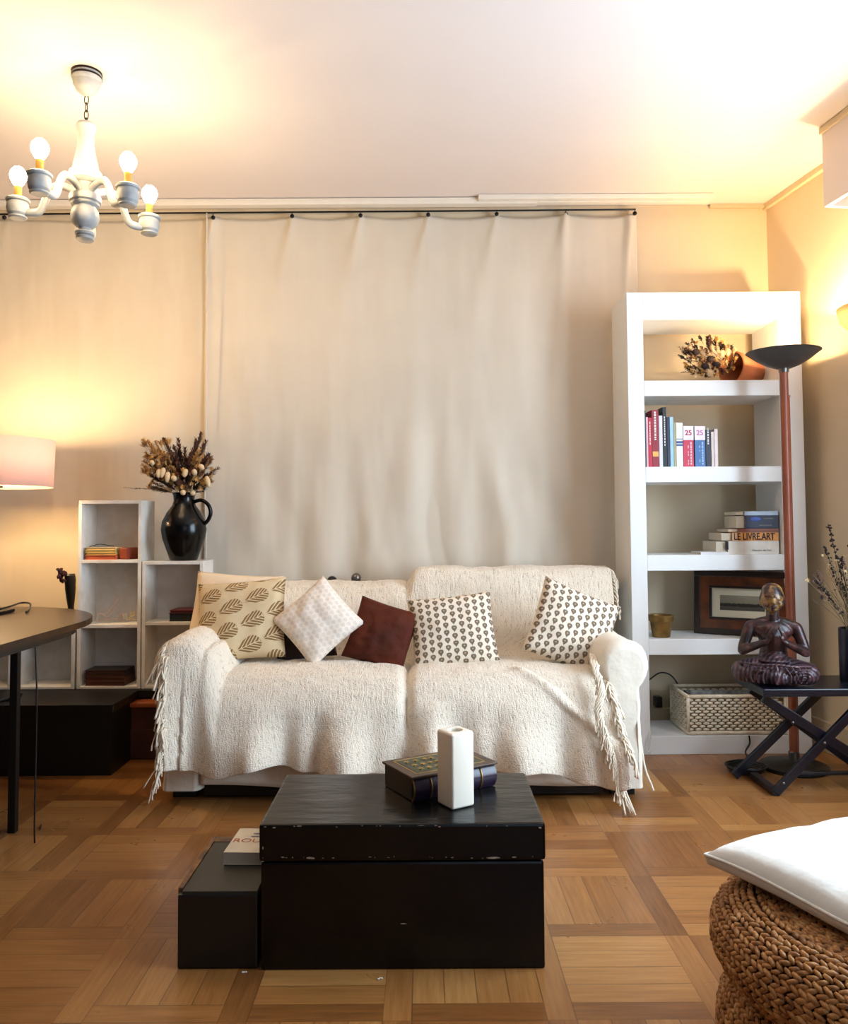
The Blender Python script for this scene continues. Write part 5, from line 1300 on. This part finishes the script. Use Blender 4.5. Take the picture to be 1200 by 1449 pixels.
# white square vase
vp = PZ(640, 1148, CH); a_ = .0705
t = Matrix.Translation((vp.x, vp.y, CH+.001)) @ Matrix.Rotation(math.radians(32), 4, 'Z')
vh = P(640, 1040, vp.y).z-CH
bm = new_bm(); tb_ = bmesh.new(); bmesh.ops.create_cube(tb_, size=1)
for v in tb_.verts: v.co = Vector(((v.co.x+.5)*a_*.98, (v.co.y+.5)*a_, (v.co.z+.5)*vh))
bmesh.ops.bevel(tb_, geom=tb_.edges[:], offset=.007, segments=4, profile=.5, affect='EDGES')
top = max(tb_.faces, key=lambda f: f.calc_center_median().z)
r0 = bmesh.ops.inset_individual(tb_, faces=[top], thickness=.006)
bmesh.ops.subdivide_edges(tb_, edges=top.edges[:], cuts=3)
top = max(tb_.faces, key=lambda f: (round(f.calc_center_median().z, 4), len(f.verts)))
cm = top.calc_center_median()
for v in top.verts: d = (v.co-cm); d.z = 0; v.co = cm+d.normalized()*.020
ex = bmesh.ops.extrude_discrete_faces(tb_, faces=[top]); f = ex['faces'][0]
for v in f.verts: v.co.z -= .003; v.co += (cm-v.co).normalized()*.002
ex = bmesh.ops.extrude_discrete_faces(tb_, faces=[f]); f = ex['faces'][0]
for v in f.verts: v.co.z -= vh*.8
merge(bm, tb_); bmesh.ops.transform(bm, matrix=t, verts=bm.verts)
tag(obj('vase', bm, M['ceramic'], None, True, 35), 'square white ceramic vase standing on the black trunk', 'vase')
# crumbs on the floor
for px, py, lb in ((346, 1377, 'white paper crumb on the floor in front of the black crate'), (538, 1386, 'white paper crumb on the floor in front of the trunk')):
    p_ = PZ(px, py, 0); bm = new_bm()
    for k in range(4): ball(bm, p_+Vector((random.uniform(-.005, .005), random.uniform(-.003, .003), .002)), (.003, .002, .0018), 1)
    tag(obj('paper_crumb', bm, M['inkw']), lb, 'crumb')

# ------------------------------------------------------------------ woven pouf and seat cushion
pcx, pcy = .872, 1.49; PR = .350; PH = .350
t = thing('woven_pouf', 'round two-tier braided rattan pouf at the lower right', 'pouf', (pcx, pcy, 0))
def lobe(z0, z1, R, rin, nm, seed):
    random.seed(seed); zc2 = (z0+z1)/2; hh = (z1-z0)/2
    bm = new_bm(); pf = [(0, z0+.004)]+[(rin+(R-.012-rin)*max(0, math.cos(a))**.8, zc2+(hh-.006)*math.sin(a)) for a in [(-90+k*10)*PI/180 for k in range(19)]]+[(0, z1-.006)]
    lathe(bm, pf, 64); core = obj(nm, bm, M['rattan_in'], t, True)
    S = Soup(); rows = int(2.9*hh/.0090)
    for r in range(rows):
        a = (-82+172*(r+.5)/rows)*PI/180
        rr = rin+(R-.008-rin)*max(0, math.cos(a))**.8; z = zc2+(hh-.003)*math.sin(a)
        a2 = a+.02; rr2 = rin+(R-.008-rin)*max(0, math.cos(a2))**.8; z2_ = zc2+(hh-.003)*math.sin(a2)
        tv = Vector((rr2-rr, 0, z2_-z)).normalized()
        n = int(2*PI*rr/.0165)
        for k in range(n):
            th = 2*PI*(k+.5*(r % 2)+random.uniform(-.12, .12))/n; Rz = Matrix.Rotation(th, 3, 'Z')
            tang = Rz @ Vector((0, 1, 0)); up_ = Rz @ tv; nr = tang.cross(up_); 
            c = Rz @ Vector((rr, 0, z)); s_ = (1 if r % 2 else -1)*math.radians(24+random.uniform(-8, 8))
            ax = tang*math.cos(s_)+up_*math.sin(s_); ay = nr; az = up_*math.cos(s_)-tang*math.sin(s_)
            q_ = random.uniform(.85, 1.15)
            S.add(c+nr*random.uniform(-.001, .002), ax*.0125*q_, ay*.0052, az*.0052*q_)
    if z1 > .3:
        rt = rin+.004
        while rt > .02:
            n = max(5, int(2*PI*rt/.0165))
            for k in range(n):
                th = 2*PI*(k+random.uniform(-.2, .2))/n; Rz = Matrix.Rotation(th, 3, 'Z'); tang = Rz @ Vector((0, 1, 0)); rad = Rz @ Vector((1, 0, 0)); s_ = math.radians(random.choice((-24, 24)))
                S.add(Rz @ Vector((rt, 0, z1-.006)), (tang*math.cos(s_)+rad*math.sin(s_))*.0125, Vector((0, 0, .005)), (rad*math.cos(s_)-tang*math.sin(s_))*.0052)
            rt -= .009
    S.build('braided_weave', M['rattan'], core)
lobe(.0, .214, PR-.008, PR*.70, 'lower_tier', 1)
lobe(.206, PH, PR, PR*.70, 'upper_tier', 2)
# square linen cushion lying on the pouf
cl = PZ(997, 1213, PH+.035); Lc = .49; tt = .042
d1 = Vector((.89, .455, 0)).normalized(); d2 = Vector((d1.y, -d1.x, 0))
cen = Vector((cl.x, cl.y, 0))+d1*Lc/2+d2*Lc/2
n = 40; b = new_bm(); V = {}
for s in (1, -1):
    for i in range(n+1):
        for j in range(n+1):
            x, y = 2*i/n-1, 2*j/n-1; ed = i in (0, n) or j in (0, n)
            
            d = (1-x*x)*(1-y*y); e_ = .05
            X = x*Lc/2*(1-e_*(1-y*y)*x*x); Y_ = y*Lc/2*(1-e_*(1-x*x)*y*y)
            if s < 0: X *= .985; Y_ *= .985
            zz_ = PH+.006+((.030 if s > 0 else .012) + (tt*1.35 if s > 0 else 0)*max(d, 0)**.38 - (.010*max(d, 0)**.3 if s < 0 else 0))
            zz_ += (.010*fbm(x*1.6, y*1.6, 3)+.004*fbm(x*4, y*4, 8))*min(1, d*3) if s > 0 else 0
            zz_ += .006*math.sin(x*2.5+y*3)*(1 if s > 0 else .3) if not ed else .006*math.sin(x*2.5+y*3)
            V[s, i, j] = b.verts.new(cen+d1*X+d2*Y_+Vector((0, 0, zz_)))
    for i in range(n):
        for j in range(n): b.faces.new((V[s, i, j], V[s, i+1, j], V[s, i+1, j+1], V[s, i, j+1]))
rim_ = [(i, 0) for i in range(n)]+[(n, j) for j in range(n)]+[(i, n) for i in range(n, 0, -1)]+[(0, j) for j in range(n, 0, -1)]
for a, c in zip(rim_, rim_[1:]+rim_[:1]): b.faces.new((V[1, a[0], a[1]], V[1, c[0], c[1]], V[-1, c[0], c[1]], V[-1, a[0], a[1]]))
t = thing('seat_cushion', 'square white linen cushion lying on the woven pouf', 'cushion')
edge = [V[1, i, 0].co.copy() for i in range(n+1)]+[V[1, n, j].co.copy() for j in range(1, n+1)]+[V[1, i, n].co.copy() for i in range(n-1, -1, -1)]+[V[1, 0, j].co.copy() for j in range(n-1, -1, -1)]
obj('cushion_cover', b, M['linen'], t, True)
bm = new_bm(); tube(bm, edge, .0028, 6, cap=False); obj('piping', bm, M['linen'], t, True)
